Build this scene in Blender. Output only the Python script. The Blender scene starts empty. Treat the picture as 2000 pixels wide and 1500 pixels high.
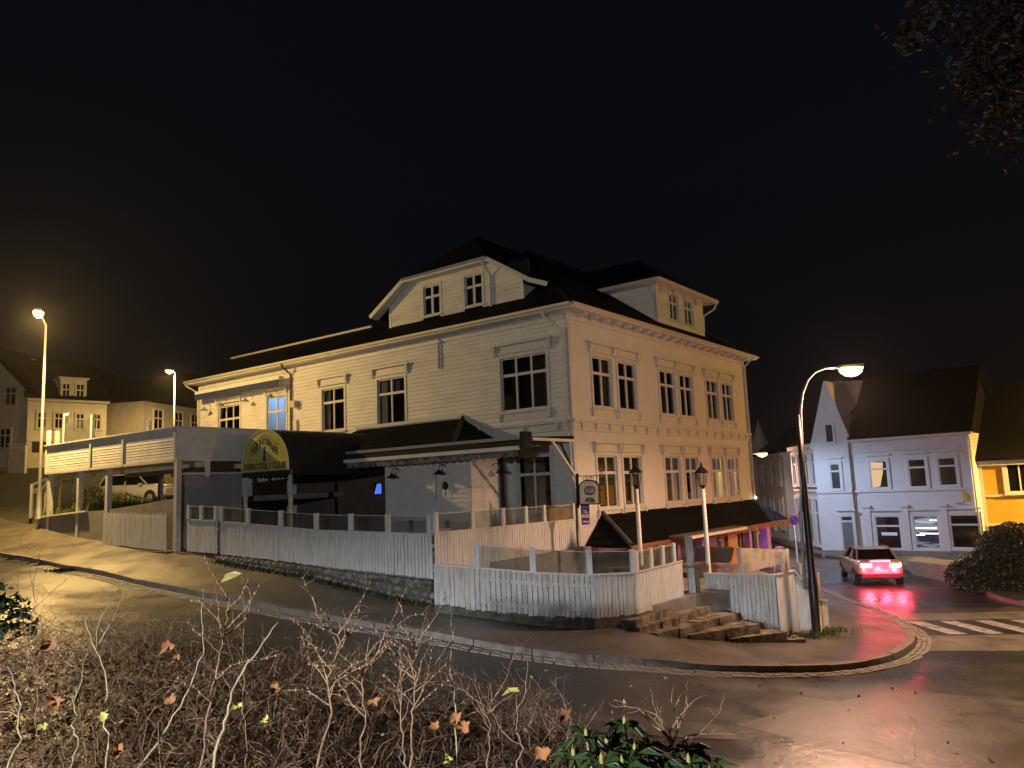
import bpy, math, random
import numpy as np
from mathutils import Vector, Matrix, noise
random.seed(7)
R = math.radians
scene = bpy.context.scene
# ------------------------------------------------------------------ camera
F = 1530.0; PIT = R(7.58); ROL = R(-2.36); A = R(37.1)
fw = np.array([0, math.cos(PIT), math.sin(PIT)]); up0 = np.array([0, -math.sin(PIT), math.cos(PIT)]); r0 = np.array([1., 0, 0])
RX = r0*math.cos(ROL)+up0*math.sin(ROL); UX = up0*math.cos(ROL)-r0*math.sin(ROL)
cam = bpy.data.cameras.new('camera'); camo = bpy.data.objects.new('camera', cam); scene.collection.objects.link(camo)
cam.sensor_width = 36; cam.sensor_fit = 'HORIZONTAL'; cam.lens = 36*F/2000; cam.clip_start = .1; cam.clip_end = 2000
m = Matrix(((RX[0], UX[0], -fw[0], 0), (RX[1], UX[1], -fw[1], 0), (RX[2], UX[2], -fw[2], 0), (0, 0, 0, 1)))
camo.matrix_world = m
scene.camera = camo
# ------------------------------------------------------------------ world: night sky
w = bpy.data.worlds.new("World"); scene.world = w; w.use_nodes = True
nt = w.node_tree; bg = nt.nodes['Background']
tc = nt.nodes.new('ShaderNodeTexCoord'); sep = nt.nodes.new('ShaderNodeSeparateXYZ'); nt.links.new(tc.outputs['Generated'], sep.inputs[0])
cr = nt.nodes.new('ShaderNodeValToRGB'); nt.links.new(sep.outputs['Z'], cr.inputs[0])
cr.color_ramp.elements[0].position = 0.0; cr.color_ramp.elements[0].color = (.0036, .0030, .0030, 1)
cr.color_ramp.elements[1].position = .45; cr.color_ramp.elements[1].color = (.0024, .0030, .0050, 1)
e = cr.color_ramp.elements.new(.16); e.color = (.0027, .0029, .0042, 1)
nt.links.new(cr.outputs[0], bg.inputs[0]); bg.inputs[1].default_value = 1.0
vs = scene.view_settings; vs.view_transform = 'Standard'; vs.look = 'None'; vs.exposure = 0; vs.gamma = 1
scene.render.engine = 'CYCLES'
scene.cycles.max_bounces = 5; scene.cycles.diffuse_bounces = 3; scene.cycles.glossy_bounces = 3; scene.cycles.transparent_max_bounces = 12
scene.cycles.sample_clamp_indirect = 2.0; scene.cycles.caustics_reflective = False; scene.cycles.caustics_refractive = False
scene.cycles.use_denoising = True

# lamp colours and powers, all in one place
SODIUM_L = (1.0, .63, .21); SODIUM_R = (1.0, .56, .35); LED = (.87, .92, 1.0)
P_LEFT = 6400; P_LEFT_FAR = 5000; P_RIGHT = 4300; P_FAR = 700; P_LED_BACK = 43000; P_ORANGE = 24000; P_BLUE = 2000

# ------------------------------------------------------------------ geometry helpers
def ray(px, py):
    d = fw+RX*(px-1000)/F-UX*(py-750)/F
    return d/d[1]
class Fr:                      # a local frame: u along a facade, n into the building, z up
    def __init__(s, o, u, n): s.o = Vector(o); s.u = Vector(u).normalized(); s.n = Vector(n).normalized()
    def __call__(s, u, n, z): return s.o+s.u*u+s.n*n+Vector((0, 0, z))
UL = np.array([-math.cos(A), math.sin(A), 0]); UR = np.array([math.sin(A), math.cos(A), 0])
C0 = ray(1119, 855)*26.0; C0[2] = 0
L = Fr(C0, UL, UR)             # left facade: u = s, n = t
RF = Fr(C0, UR, UL)            # right facade: u = t, n = s
WF = Fr((0, 0, 0), (1, 0, 0), (0, 1, 0))
def H(s, t, z): return L(s, t, z)
def onL(px, py, t=0):
    d = ray(px, py); k = (C0@UR+t)/(d@UR); v = d*k; return ((v-C0)@UL, v[2])
def onZ(px, py, z):
    d = ray(px, py); return d*(z/d[2])
def atY(px, py, Y): return Vector(ray(px, py)*Y)

def link(o): scene.collection.objects.link(o); return o
def tag(o, label=None, cat=None, group=None, kind=None):
    if label: o['label'] = label
    if cat: o['category'] = cat
    if group: o['group'] = group
    if kind: o['kind'] = kind
    return o
def empty(name, loc, label, cat, group=None):
    o = link(bpy.data.objects.new(name, None)); o.location = Vector(loc); o.empty_display_size = .3
    return tag(o, label, cat, group)
def worigin(o):
    v = Vector((0, 0, 0))
    while o is not None: v += o.location; o = o.parent
    return v
class MB:
    def __init__(s): s.v = []; s.f = []; s.sm = []
    def face(s, pts, smooth=False):
        n = len(s.v); s.v += [Vector(p) for p in pts]; s.f.append(tuple(range(n, n+len(pts)))); s.sm.append(smooth); return s
    def hexa(s, p):            # 8 points: bottom 4, top 4
        n = len(s.v); s.v += [Vector(q) for q in p]
        for q in ((0, 3, 2, 1), (4, 5, 6, 7), (0, 1, 5, 4), (1, 2, 6, 5), (2, 3, 7, 6), (3, 0, 4, 7)):
            s.f.append(tuple(n+i for i in q)); s.sm.append(False)
        return s
    def box(s, fr, u0, u1, n0, n1, z0, z1):
        return s.hexa([fr(u0, n0, z0), fr(u1, n0, z0), fr(u1, n1, z0), fr(u0, n1, z0), fr(u0, n0, z1), fr(u1, n0, z1), fr(u1, n1, z1), fr(u0, n1, z1)])
    def beam(s, a, b, w, h, upv=(0, 0, 1)):
        a = Vector(a); b = Vector(b); d = (b-a).normalized(); x = d.cross(Vector(upv))
        if x.length < 1e-4: x = d.cross(Vector((1, 0, 0)))
        x.normalize(); y = x.cross(d); x *= w/2; y *= h/2
        return s.hexa([a-x-y, a+x-y, a+x+y, a-x+y, b-x-y, b+x-y, b+x+y, b-x+y])
    def tube(s, path, rad, n=8, caps=True, smooth=True):
        path = [Vector(p) for p in path]
        if not isinstance(rad, (list, tuple)): rad = [rad]*len(path)
        rings = []; px = None
        for i, p in enumerate(path):
            d = (path[min(i+1, len(path)-1)]-path[max(i-1, 0)])
            d = d.normalized() if d.length > 1e-9 else Vector((0, 0, 1))
            if px is None:
                px = d.orthogonal().normalized()
            px = (px-d*px.dot(d))
            px = px.normalized() if px.length > 1e-6 else d.orthogonal().normalized()
            y = d.cross(px); b = len(s.v)
            for k in range(n):
                a = 2*math.pi*k/n; s.v.append(p+(px*math.cos(a)+y*math.sin(a))*rad[i])
            rings.append(b)
        for i in range(len(rings)-1):
            for k in range(n):
                a, b = rings[i], rings[i+1]; s.f.append((a+k, a+(k+1) % n, b+(k+1) % n, b+k)); s.sm.append(smooth)
        if caps:
            s.f.append(tuple(rings[0]+k for k in range(n))); s.sm.append(False)
            s.f.append(tuple(rings[-1]+k for k in range(n))); s.sm.append(False)
        return s
    def lathe(s, base, prof, n=14, smooth=True):   # prof: (r,z)
        base = Vector(base); rings = []
        for r, z in prof:
            rings.append(len(s.v))
            for k in range(n):
                a = 2*math.pi*k/n; s.v.append(base+Vector((r*math.cos(a), r*math.sin(a), z)))
        for i in range(len(rings)-1):
            for k in range(n):
                a, b = rings[i], rings[i+1]; s.f.append((a+k, a+(k+1) % n, b+(k+1) % n, b+k)); s.sm.append(smooth)
        s.f.append(tuple(rings[0]+k for k in range(n))); s.sm.append(False); s.f.append(tuple(rings[-1]+k for k in range(n))); s.sm.append(False)
        return s
    def prism(s, pts, off):    # closed solid: polygon and its copy moved by off
        off = Vector(off); pts = [Vector(p) for p in pts]; n = len(s.v); k = len(pts)
        s.v += pts+[p+off for p in pts]
        s.f.append(tuple(range(n, n+k))); s.f.append(tuple(range(n+2*k-1, n+k-1, -1))); s.sm += [False, False]
        for i in range(k):
            j = (i+1) % k; s.f.append((n+i, n+j, n+k+j, n+k+i)); s.sm.append(False)
        return s
    def build(s, name, mat, parent=None, label=None, fix=False, **kw):
        org = worigin(parent) if parent is not None else Vector((0, 0, 0))
        if parent is None and s.v:
            c = Vector((0, 0, 0))
            xs = [v.x for v in s.v]; ys = [v.y for v in s.v]; zs = [v.z for v in s.v]
            org = Vector(((min(xs)+max(xs))/2, (min(ys)+max(ys))/2, min(zs)))
        me = bpy.data.meshes.new(name); me.from_pydata([tuple(v-org) for v in s.v], [], s.f)
        me.polygons.foreach_set('use_smooth', s.sm)
        me.materials.append(mat); me.update()
        if fix:
            import bmesh
            bm = bmesh.new(); bm.from_mesh(me); bmesh.ops.recalc_face_normals(bm, faces=bm.faces); bm.to_mesh(me); bm.free()
        o = link(bpy.data.objects.new(name, me))
        if parent is not None: o.parent = parent
        else: o.location = org
        if label: o['label'] = label
        for k, v in kw.items(): o[k] = v
        return o

# ------------------------------------------------------------------ materials
def mat(name, col, rough=.6, var=0., vscale=3., bump=0., bscale=40., metal=0., spec=.5, col2=None, vdetail=6, thr=(.35, .7), emit=None, es=0, stretch=None, coat=0):
    m = bpy.data.materials.new(name); m.use_nodes = True; t = m.node_tree; b = t.nodes['Principled BSDF']
    b.inputs['Base Color'].default_value = (*col, 1); b.inputs['Roughness'].default_value = rough; b.inputs['Metallic'].default_value = metal
    b.inputs['Specular IOR Level'].default_value = spec
    if coat: b.inputs['Coat Weight'].default_value = coat; b.inputs['Coat Roughness'].default_value = .06
    if emit: b.inputs['Emission Color'].default_value = (*emit, 1); b.inputs['Emission Strength'].default_value = es
    tc = t.nodes.new('ShaderNodeTexCoord'); src = tc.outputs['Object']
    if stretch:
        mp = t.nodes.new('ShaderNodeMapping'); mp.inputs['Scale'].default_value = stretch; t.links.new(src, mp.inputs[0]); src = mp.outputs[0]
    if var or col2:
        n = t.nodes.new('ShaderNodeTexNoise'); n.inputs['Scale'].default_value = vscale; n.inputs['Detail'].default_value = vdetail; n.inputs['Roughness'].default_value = .65
        t.links.new(src, n.inputs['Vector'])
        r = t.nodes.new('ShaderNodeValToRGB'); t.links.new(n.outputs[0], r.inputs[0])
        c2 = col2 if col2 else tuple(c*(1-var) for c in col)
        r.color_ramp.elements[0].position = thr[0]; r.color_ramp.elements[0].color = (*c2, 1)
        r.color_ramp.elements[1].position = thr[1]; r.color_ramp.elements[1].color = (*col, 1)
        t.links.new(r.outputs[0], b.inputs['Base Color'])
    if bump:
        n = t.nodes.new('ShaderNodeTexNoise'); n.inputs['Scale'].default_value = bscale; n.inputs['Detail'].default_value = 4
        t.links.new(src, n.inputs['Vector']); bp = t.nodes.new('ShaderNodeBump'); bp.inputs['Strength'].default_value = bump; bp.inputs['Distance'].default_value = .02
        t.links.new(n.outputs[0], bp.inputs['Height']); t.links.new(bp.outputs[0], b.inputs['Normal'])
    return m
M = {}
M['white'] = mat('white_paint', (.70, .67, .60), .5, var=.22, vscale=1.6, bump=.15, bscale=12, thr=(.3, .6))
M['clap'] = mat('clapboard_paint', (.67, .65, .59), .55, var=.2, vscale=1.1, bump=.12, bscale=9, stretch=(1, 1, 3), thr=(.3, .6))
M['clapside'] = mat('smooth_side_paint', (.64, .62, .57), .55, var=.07, vscale=1.2, thr=(.3, .6))
M['trim'] = mat('trim_paint', (.60, .58, .53), .5, var=.2, vscale=5, bump=.1)
M['picket'] = mat('picket_paint', (.60, .60, .58), .6, col2=(.36, .37, .34), vscale=2.2, bump=.2, bscale=25, thr=(.25, .55), stretch=(7, 7, .9))
M['picket_old'] = mat('weathered_picket_paint', (.47, .46, .44), .65, col2=(.22, .22, .19), vscale=2.2, bump=.3, bscale=25, thr=(.3, .55), stretch=(7, 7, .8))
M['roof'] = mat('black_roof_tile', (.012, .011, .011), .85, var=.5, vscale=2, spec=.15)
M['roofdark'] = mat('dark_roof', (.0045, .004, .0035), .9, spec=.15, var=.4, vscale=1)
M['tile'] = mat('old_roof_tile', (.045, .032, .024), .6, var=.6, vscale=6, bump=.4)
M['asphalt'] = None
M['stone'] = mat('rough_stone', (.23, .22, .19), .85, col2=(.05, .06, .04), vscale=3.5, bump=.8, bscale=14, thr=(.4, .62))
M['granite'] = mat('granite_kerb', (.22, .185, .15), .6, var=.45, vscale=7, bump=.5, bscale=60)
M['concrete'] = mat('concrete', (.26, .24, .21), .8, var=.35, vscale=2.5, bump=.4, bscale=30)
M['darkstone'] = mat('mossy_stone', (.11, .11, .085), .85, col2=(.035, .04, .02), vscale=4, bump=.6, bscale=20)
M['metal_dark'] = mat('dark_metal', (.02, .02, .022), .4, metal=.6)
M['galv'] = mat('galvanised_steel', (.42, .43, .42), .45, metal=.5, var=.2, vscale=8)
M['polemetal'] = mat('dull_pole_metal', (.13, .13, .12), .6, metal=.2, var=.3, vscale=6)
M['black'] = mat('black_fabric', (.010, .010, .012), .9, bump=.3, bscale=20)
M['navy'] = mat('navy_fabric', (.012, .02, .07), .8)
M['wood'] = mat('weathered_wood', (.20, .16, .12), .8, var=.5, vscale=4, bump=.3)
M['brown'] = mat('brown_boards', (.13, .095, .075), .8, var=.4, vscale=3, stretch=(1, 1, 5))
M['interior'] = mat('dark_room_wall', (.010, .0095, .009), .95)
M['room'] = mat('light_room_wall', (.6, .6, .58), .8)
M['curtain'] = mat('curtain_cloth', (.45, .36, .26), .9, bump=.6, bscale=12, stretch=(6, 6, .4))
M['yellowcloth'] = mat('yellow_canvas', (.50, .44, .10), .75, var=.3, vscale=2.5, bump=.3, bscale=5)
M['ink'] = mat('dark_lettering', (.035, .025, .012), .7)
M['rubber'] = mat('black_rubber', (.012, .012, .012), .8)
M['chrome'] = mat('bright_metal', (.6, .6, .6), .2, metal=1)
M['leafdark'] = mat('dark_evergreen_leaf', (.03, .045, .018), .5, var=.5, vscale=8)
M['bushdark'] = mat('dark_hedge_leaf', (.016, .020, .008), .6, var=.5, vscale=8)
M['grass'] = mat('green_grass', (.11, .15, .03), .7, var=.6, vscale=3)  # plain green, tone varies at random
M['earth'] = mat('hillside_turf', (.055, .045, .022), .95, col2=(.02, .022, .01), vscale=.8, bump=.8, bscale=3)
M['soil'] = mat('dark_soil', (.022, .017, .012), .95, bump=.7, bscale=8)
M['twig'] = mat('dry_twig', (.36, .22, .125), .9, spec=.15, var=.6, vscale=14)
M['stem'] = mat('pale_dry_stem', (.44, .34, .18), .7, var=.5, vscale=20)
M['leafbrown'] = mat('withered_brown_leaf', (.21, .085, .035), .9, spec=.1, col2=(.09, .042, .022), vscale=6, thr=(.4, .6))
M['leaforange'] = mat('orange_autumn_leaf', (.36, .14, .035), .7, var=.5, vscale=8)
M['leafyellow'] = mat('yellow_autumn_leaf', (.46, .38, .09), .6, var=.3, vscale=10)
M['budcol'] = mat('greenish_bud', (.20, .17, .04), .6)
M['leafgreen'] = mat('glossy_green_leaf', (.030, .065, .016), .45, var=.5, vscale=12)
M['cream'] = mat('cream_wall', (.52, .48, .38), .7, var=.2, vscale=2)
M['greywall'] = mat('grey_render', (.30, .29, .28), .8, var=.2, vscale=1)
M['wallwhite'] = mat('white_render', (.66, .65, .66), .7, var=.12, vscale=1.5)
M['yellowwall'] = mat('ochre_wall', (.62, .36, .035), .65, var=.12, vscale=2)
M['blackglass'] = mat('dark_window_glass', (.006, .006, .007), .08, spec=.6)
M['brick'] = mat('pinkish_brick', (.34, .20, .16), .8, var=.4, vscale=6, bump=.5)
M['purple'] = mat('purple_column_paint', (.36, .17, .40), .5)
M['orangepanel'] = mat('orange_panel', (.60, .28, .05), .6, var=.3, vscale=4)
M['darkdoor'] = mat('dark_red_door', (.10, .03, .03), .5)
M['sign_grey'] = mat('grey_sign_board', (.33, .36, .30), .6, var=.15, vscale=4)
M['sign_purple'] = mat('purple_notice', (.09, .02, .13), .5)
M['sign_white'] = mat('white_lettering', (.75, .7, .62), .6)
M['sign_blue'] = mat('glowing_sign_enamel', (.03, .10, .75), .4, emit=(.04, .1, .9), es=.10)  # blue enamel given a faint glow of its own
M['sign_red'] = mat('red_sign_ring', (.62, .10, .16), .4)
M['plateshade'] = mat('number_plate', (.35, .55, .48), .5)

def glassmat(name, tint=(1, 1, 1), base=.06, gloss=(1, 1, 1), rough=.03, haze=0.0, hazecol=(.5, .5, .48)):
    m = bpy.data.materials.new(name); m.use_nodes = True; t = m.node_tree; t.nodes.remove(t.nodes['Principled BSDF'])
    tr = t.nodes.new('ShaderNodeBsdfTransparent'); tr.inputs[0].default_value = (*tint, 1)
    gl = t.nodes.new('ShaderNodeBsdfGlossy'); gl.inputs[0].default_value = (*gloss, 1); gl.inputs[1].default_value = rough
    lf_ = t.nodes.new('ShaderNodeLayerWeight'); pw_ = t.nodes.new('ShaderNodeMath'); pw_.operation = 'POWER'; pw_.inputs[1].default_value = 4.5; t.links.new(lf_.outputs['Facing'], pw_.inputs[0])
    lw = t.nodes.new('ShaderNodeMath'); lw.operation = 'MULTIPLY_ADD'; lw.inputs[1].default_value = .9; lw.inputs[2].default_value = .045; t.links.new(pw_.outputs[0], lw.inputs[0])
    mx = t.nodes.new('ShaderNodeMixShader'); t.links.new(lw.outputs[0], mx.inputs[0]); t.links.new(tr.outputs[0], mx.inputs[1]); t.links.new(gl.outputs[0], mx.inputs[2])
    out = mx
    if haze:
        df = t.nodes.new('ShaderNodeBsdfDiffuse'); df.inputs[0].default_value = (*hazecol, 1)
        nz = t.nodes.new('ShaderNodeTexNoise'); nz.inputs['Scale'].default_value = 2.5; tcn = t.nodes.new('ShaderNodeTexCoord'); t.links.new(tcn.outputs['Object'], nz.inputs['Vector'])
        mu = t.nodes.new('ShaderNodeMath'); mu.operation = 'MULTIPLY'; mu.inputs[1].default_value = haze*2; t.links.new(nz.outputs[0], mu.inputs[0])
        m2 = t.nodes.new('ShaderNodeMixShader'); t.links.new(mu.outputs[0], m2.inputs[0]); t.links.new(mx.outputs[0], m2.inputs[1]); t.links.new(df.outputs[0], m2.inputs[2]); out = m2
    t.links.new(out.outputs[0], t.nodes['Material Output'].inputs[0]); return m
M['glass'] = glassmat('window_glass')
M['railglass'] = glassmat('dusty_railing_glass', (.82, .85, .84), haze=.06)
M['frost'] = glassmat('frosted_screen', (.35, .37, .35), haze=.95, rough=.25, hazecol=(.36, .33, .28))
def emis(name, col, s):
    m = bpy.data.materials.new(name); m.use_nodes = True; t = m.node_tree; b = t.nodes['Principled BSDF']
    b.inputs['Base Color'].default_value = (0, 0, 0, 1); b.inputs['Emission Color'].default_value = (*col, 1); b.inputs['Emission Strength'].default_value = s; return m
M['lampbulb'] = emis('lit_sodium_bowl', (1, .60, .20), 6)
M['lampled'] = emis('lit_led_panel', (.8, .9, 1), 1.2)
M['taillight'] = emis('lit_red_lamp', (1, .06, .09), 14)
M['taillightcore'] = emis('lit_red_lamp_core', (1, .35, .35), 22)
M['screenblue'] = emis('blue_lit_pane', (.10, .22, .95), .9)

def wet(name, base, base2, r0, r1, scale, bumps, cscale=1.2, patch=True):
    m = bpy.data.materials.new(name); m.use_nodes = True; t = m.node_tree; b = t.nodes['Principled BSDF']
    b.inputs['Specular IOR Level'].default_value = .85
    tc = t.nodes.new('ShaderNodeTexCoord')
    n1 = t.nodes.new('ShaderNodeTexNoise'); n1.inputs['Scale'].default_value = scale; n1.inputs['Detail'].default_value = 5; t.links.new(tc.outputs['Object'], n1.inputs['Vector'])
    rr = t.nodes.new('ShaderNodeMapRange'); rr.inputs['From Min'].default_value = .35; rr.inputs['From Max'].default_value = .65
    rr.inputs['To Min'].default_value = r0; rr.inputs['To Max'].default_value = r1; t.links.new(n1.outputs[0], rr.inputs[0]); t.links.new(rr.outputs[0], b.inputs['Roughness'])
    n2 = t.nodes.new('ShaderNodeTexNoise'); n2.inputs['Scale'].default_value = cscale; n2.inputs['Detail'].default_value = 9; n2.inputs['Roughness'].default_value = .7; t.links.new(tc.outputs['Object'], n2.inputs['Vector'])
    cr = t.nodes.new('ShaderNodeValToRGB'); cr.color_ramp.elements[0].position = .38; cr.color_ramp.elements[0].color = (*base2, 1)
    cr.color_ramp.elements[1].position = .62; cr.color_ramp.elements[1].color = (*base, 1); t.links.new(n2.outputs[0], cr.inputs[0]); t.links.new(cr.outputs[0], b.inputs['Base Color'])
    v = t.nodes.new('ShaderNodeTexVoronoi'); v.inputs['Scale'].default_value = 70; t.links.new(tc.outputs['Object'], v.inputs['Vector'])
    n3 = t.nodes.new('ShaderNodeTexNoise'); n3.inputs['Scale'].default_value = 5; n3.inputs['Detail'].default_value = 6; t.links.new(tc.outputs['Object'], n3.inputs['Vector'])
    ad = t.nodes.new('ShaderNodeMath'); ad.operation = 'MULTIPLY_ADD'; ad.inputs[1].default_value = .25; t.links.new(v.outputs['Distance'], ad.inputs[0]); t.links.new(n3.outputs[0], ad.inputs[2])
    bp = t.nodes.new('ShaderNodeBump'); bp.inputs['Strength'].default_value = bumps; bp.inputs['Distance'].default_value = .02; t.links.new(ad.outputs[0], bp.inputs['Height']); t.links.new(bp.outputs[0], b.inputs['Normal'])
    return m
M['asphalt'] = wet('wet_asphalt', (.032, .030, .028), (.017, .016, .016), .24, .46, .55, .45)
M['pave'] = wet('wet_pavement', (.105, .088, .068), (.055, .047, .038), .30, .50, .8, .5)
M['pale'] = wet('worn_pale_asphalt', (.17, .15, .12), (.10, .088, .07), .35, .5, 1.2, .4)
M['paint'] = mat('worn_white_road_paint', (.40, .39, .40), .5, col2=(.10, .09, .085), vscale=5, thr=(.36, .56))

# tile-like bump for roofs
def tilemat(name, col, axis_u, wl=.3, wl2=.36, rough=.5):
    m = bpy.data.materials.new(name); m.use_nodes = True; t = m.node_tree; b = t.nodes['Principled BSDF']
    b.inputs['Roughness'].default_value = rough; b.inputs['Specular IOR Level'].default_value = .10
    g = t.nodes.new('ShaderNodeNewGeometry'); d1 = t.nodes.new('ShaderNodeVectorMath'); d1.operation = 'DOT_PRODUCT'; d1.inputs[1].default_value = axis_u; t.links.new(g.outputs['Position'], d1.inputs[0])
    def wave(sock, wlen):
        a = t.nodes.new('ShaderNodeMath'); a.operation = 'MULTIPLY'; a.inputs[1].default_value = 2*math.pi/wlen; t.links.new(sock, a.inputs[0])
        s = t.nodes.new('ShaderNodeMath'); s.operation = 'SINE'; t.links.new(a.outputs[0], s.inputs[0]); return s.outputs[0]
    sp = t.nodes.new('ShaderNodeSeparateXYZ'); t.links.new(g.outputs['Position'], sp.inputs[0])
    w1 = wave(d1.outputs['Value'], wl)
    fr = t.nodes.new('ShaderNodeMath'); fr.operation = 'MULTIPLY'; fr.inputs[1].default_value = 1/(wl2*.58); t.links.new(sp.outputs['Z'], fr.inputs[0])
    f2 = t.nodes.new('ShaderNodeMath'); f2.operation = 'FRACT'; t.links.new(fr.outputs[0], f2.inputs[0])
    ad = t.nodes.new('ShaderNodeMath'); ad.operation = 'MULTIPLY_ADD'; ad.inputs[1].default_value = -1.2; t.links.new(f2.outputs[0], ad.inputs[0]); t.links.new(w1, ad.inputs[2])
    bp = t.nodes.new('ShaderNodeBump'); bp.inputs['Strength'].default_value = .9; bp.inputs['Distance'].default_value = .05; t.links.new(ad.outputs[0], bp.inputs['Height']); t.links.new(bp.outputs[0], b.inputs['Normal'])
    n = t.nodes.new('ShaderNodeTexNoise'); n.inputs['Scale'].default_value = 3; n.inputs['Detail'].default_value = 6
    cr = t.nodes.new('ShaderNodeValToRGB'); cr.color_ramp.elements[0].color = (*[c*.45 for c in col], 1); cr.color_ramp.elements[1].color = (*col, 1); cr.color_ramp.elements[0].position = .35; cr.color_ramp.elements[1].position = .65
    t.links.new(n.outputs[0], cr.inputs[0]); t.links.new(cr.outputs[0], b.inputs['Base Color'])
    return m
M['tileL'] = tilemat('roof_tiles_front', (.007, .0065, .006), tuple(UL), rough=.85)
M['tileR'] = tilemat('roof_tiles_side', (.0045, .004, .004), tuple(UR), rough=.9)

def text(txt, size, mat_, parent, origin, xdir, updir, name='lettering', ext=.006, align='CENTER', bold=0.0, sx=1.0):
    cu = bpy.data.curves.new(name, 'FONT'); cu.body = txt; cu.size = size; cu.extrude = ext; cu.align_x = align; cu.align_y = 'CENTER'; cu.offset = bold; cu.resolution_u = 3
    tmp = link(bpy.data.objects.new('tmp', cu)); dg = bpy.context.evaluated_depsgraph_get(); dg.update()
    me = bpy.data.meshes.new_from_object(tmp.evaluated_get(dg)); bpy.data.objects.remove(tmp); bpy.data.curves.remove(cu)
    x = Vector(xdir).normalized(); y = Vector(updir).normalized(); z = x.cross(y)
    mt = Matrix(((x.x*sx, y.x, z.x, 0), (x.y*sx, y.y, z.y, 0), (x.z*sx, y.z, z.z, 0), (0, 0, 0, 1)))
    me.transform(mt); me.name = name; me.materials.clear(); me.materials.append(mat_)
    o = link(bpy.data.objects.new(name, me)); o.parent = parent; o.location = Vector(origin)-worigin(parent)
    return o

def light(kind, loc, col, power, parent=None, size=.12, name='lamp_light', spot=None, blend=.3, aim=None):
    ld = bpy.data.lights.new(name, kind); ld.color = col; ld.energy = power; ld.shadow_soft_size = size
    o = link(bpy.data.objects.new(name, ld)); loc = Vector(loc)
    if kind == 'SPOT': ld.spot_size = spot; ld.spot_blend = blend
    if aim is not None: o.rotation_euler = (Vector(aim)-loc).to_track_quat('-Z', 'Y').to_euler()
    if parent is not None: o.parent = parent; o.location = loc-worigin(parent)
    else: o.location = loc
    return o

# ------------------------------------------------------------------ terrain: height of the pavement surface
ctrl = []
def cp(x, y, z): ctrl.append((x, y, z))
def cpH(s, t, z): p = H(s, t, 0); cp(p.x, p.y, z)
for s, z in ((22, -.83), (15.7, -1.38), (11, -1.64), (8.6, -1.86), (4.3, -2.2), (-.3, -2.72)): cpH(s, -7.5, z)
KL = [(0, 1080), (130, 1105), (270, 1133), (400, 1158), (545, 1185), (700, 1212)]
kerb = []
for q in KL:
    s_, z_ = onL(*q, -10); p = H(s_, -10, z_); kerb.append(p)
for px, py, z in ((850, 1235, -2.88), (1000, 1262, -3.17), (1160, 1280, -3.45), (1350, 1296, -3.82), (1500, 1302, -4.03), (1620, 1300, -4.16), (1700, 1290, -4.24), (1760, 1272, -4.28), (1787, 1245, -4.29), (1770, 1222, -4.29), (1700, 1185, -4.29), (1640, 1165, -4.3), (1607, 1150, -4.3)):
    kerb.append(Vector(onZ(px, py, z)))
k0, k1 = kerb[0], kerb[1]
p = H(24, -10, 0); kerb.insert(0, Vector((p.x, p.y, -1.22))); p = H(30, -10, 0); kerb.insert(0, Vector((p.x, p.y, -.45))); p = H(40, -9.5, 0); kerb.insert(0, Vector((p.x, p.y, 1.2)))
kerb += [Vector((11.9, 36, -4.33)), Vector((13.3, 48, -4.35)), Vector((16, 70, -4.4)), Vector((20, 100, -4.4))]
for k in kerb: cp(*k)
for q in ((-3, 12.6, -3.2), (-8, 14, -2.6), (-13, 18, -2.15), (-19, 22, -1.75), (-26, 26, -1.2), (3, 11.5, -4.05), (8, 12, -4.3), (6, 8, -4.35), (12, 15, -4.32), (18, 20, -4.33), (14, 32, -4.33), (25, 30, -4.33), (20, 41, -4.33), (15, 55, -4.36), (18, 85, -4.4), (40, 30, -4.3), (40, 60, -3.5),
          (.4, 18.3, -3.14), (1.7, 18.4, -3.28), (2.8, 18.75, -3.42), (3.25, 18.95, -3.60), (4.2, 19.8, -3.82), (5.35, 20.3, -4.02), (6.1, 20.8, -4.12), (6.9, 21.3, -4.2), (8.3, 22.6, -4.18), (10, 28, -4.26),
          (-19.5, 44, .13), (-28, 42, .75), (-33, 48, 1.5), (-44, 62, 4.2), (-30, 66, 3.6), (-18, 70, 3.4), (-60, 62, 6), (-8, 62, 1.5), (-40, 40, 1.6), (-38, 30, .2), (-60, 30, 1.5), (0, 50, -1.5), (-90, 90, 12), (0, 110, 0), (60, 110, -1), (90, 40, -2), (-40, 10, -.5), (20, 2, -4.4), (60, 0, -4.4)): cp(*q)
cpH(16, 0, -1.3); cpH(8, 8, -2.2); cpH(0, 16, -4.1); cpH(0, 8, -3.9); cpH(5, -4, -2.3); cpH(22.3, 2, -.2)
P_ = np.array(ctrl); n_ = len(P_)
def _phi(r2): return .5*r2*np.log(r2+1e-9)
d2 = ((P_[:, None, :2]-P_[None, :, :2])**2).sum(-1)
K = np.zeros((n_+3, n_+3)); K[:n_, :n_] = _phi(d2)+np.eye(n_)*.06
K[:n_, n_] = 1; K[n_, :n_] = 1; K[:n_, n_+1:] = P_[:, :2]; K[n_+1:, :n_] = P_[:, :2].T
sol = np.linalg.solve(K, np.concatenate([P_[:, 2], [0, 0, 0]]))
def Gm(XY):
    XY = np.atleast_2d(XY); d = ((XY[:, None, :]-P_[None, :, :2])**2).sum(-1)
    return _phi(d)@sol[:n_]+sol[n_]+XY@sol[n_+1:]
def G(x, y): return float(Gm([[x, y]])[0])

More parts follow.
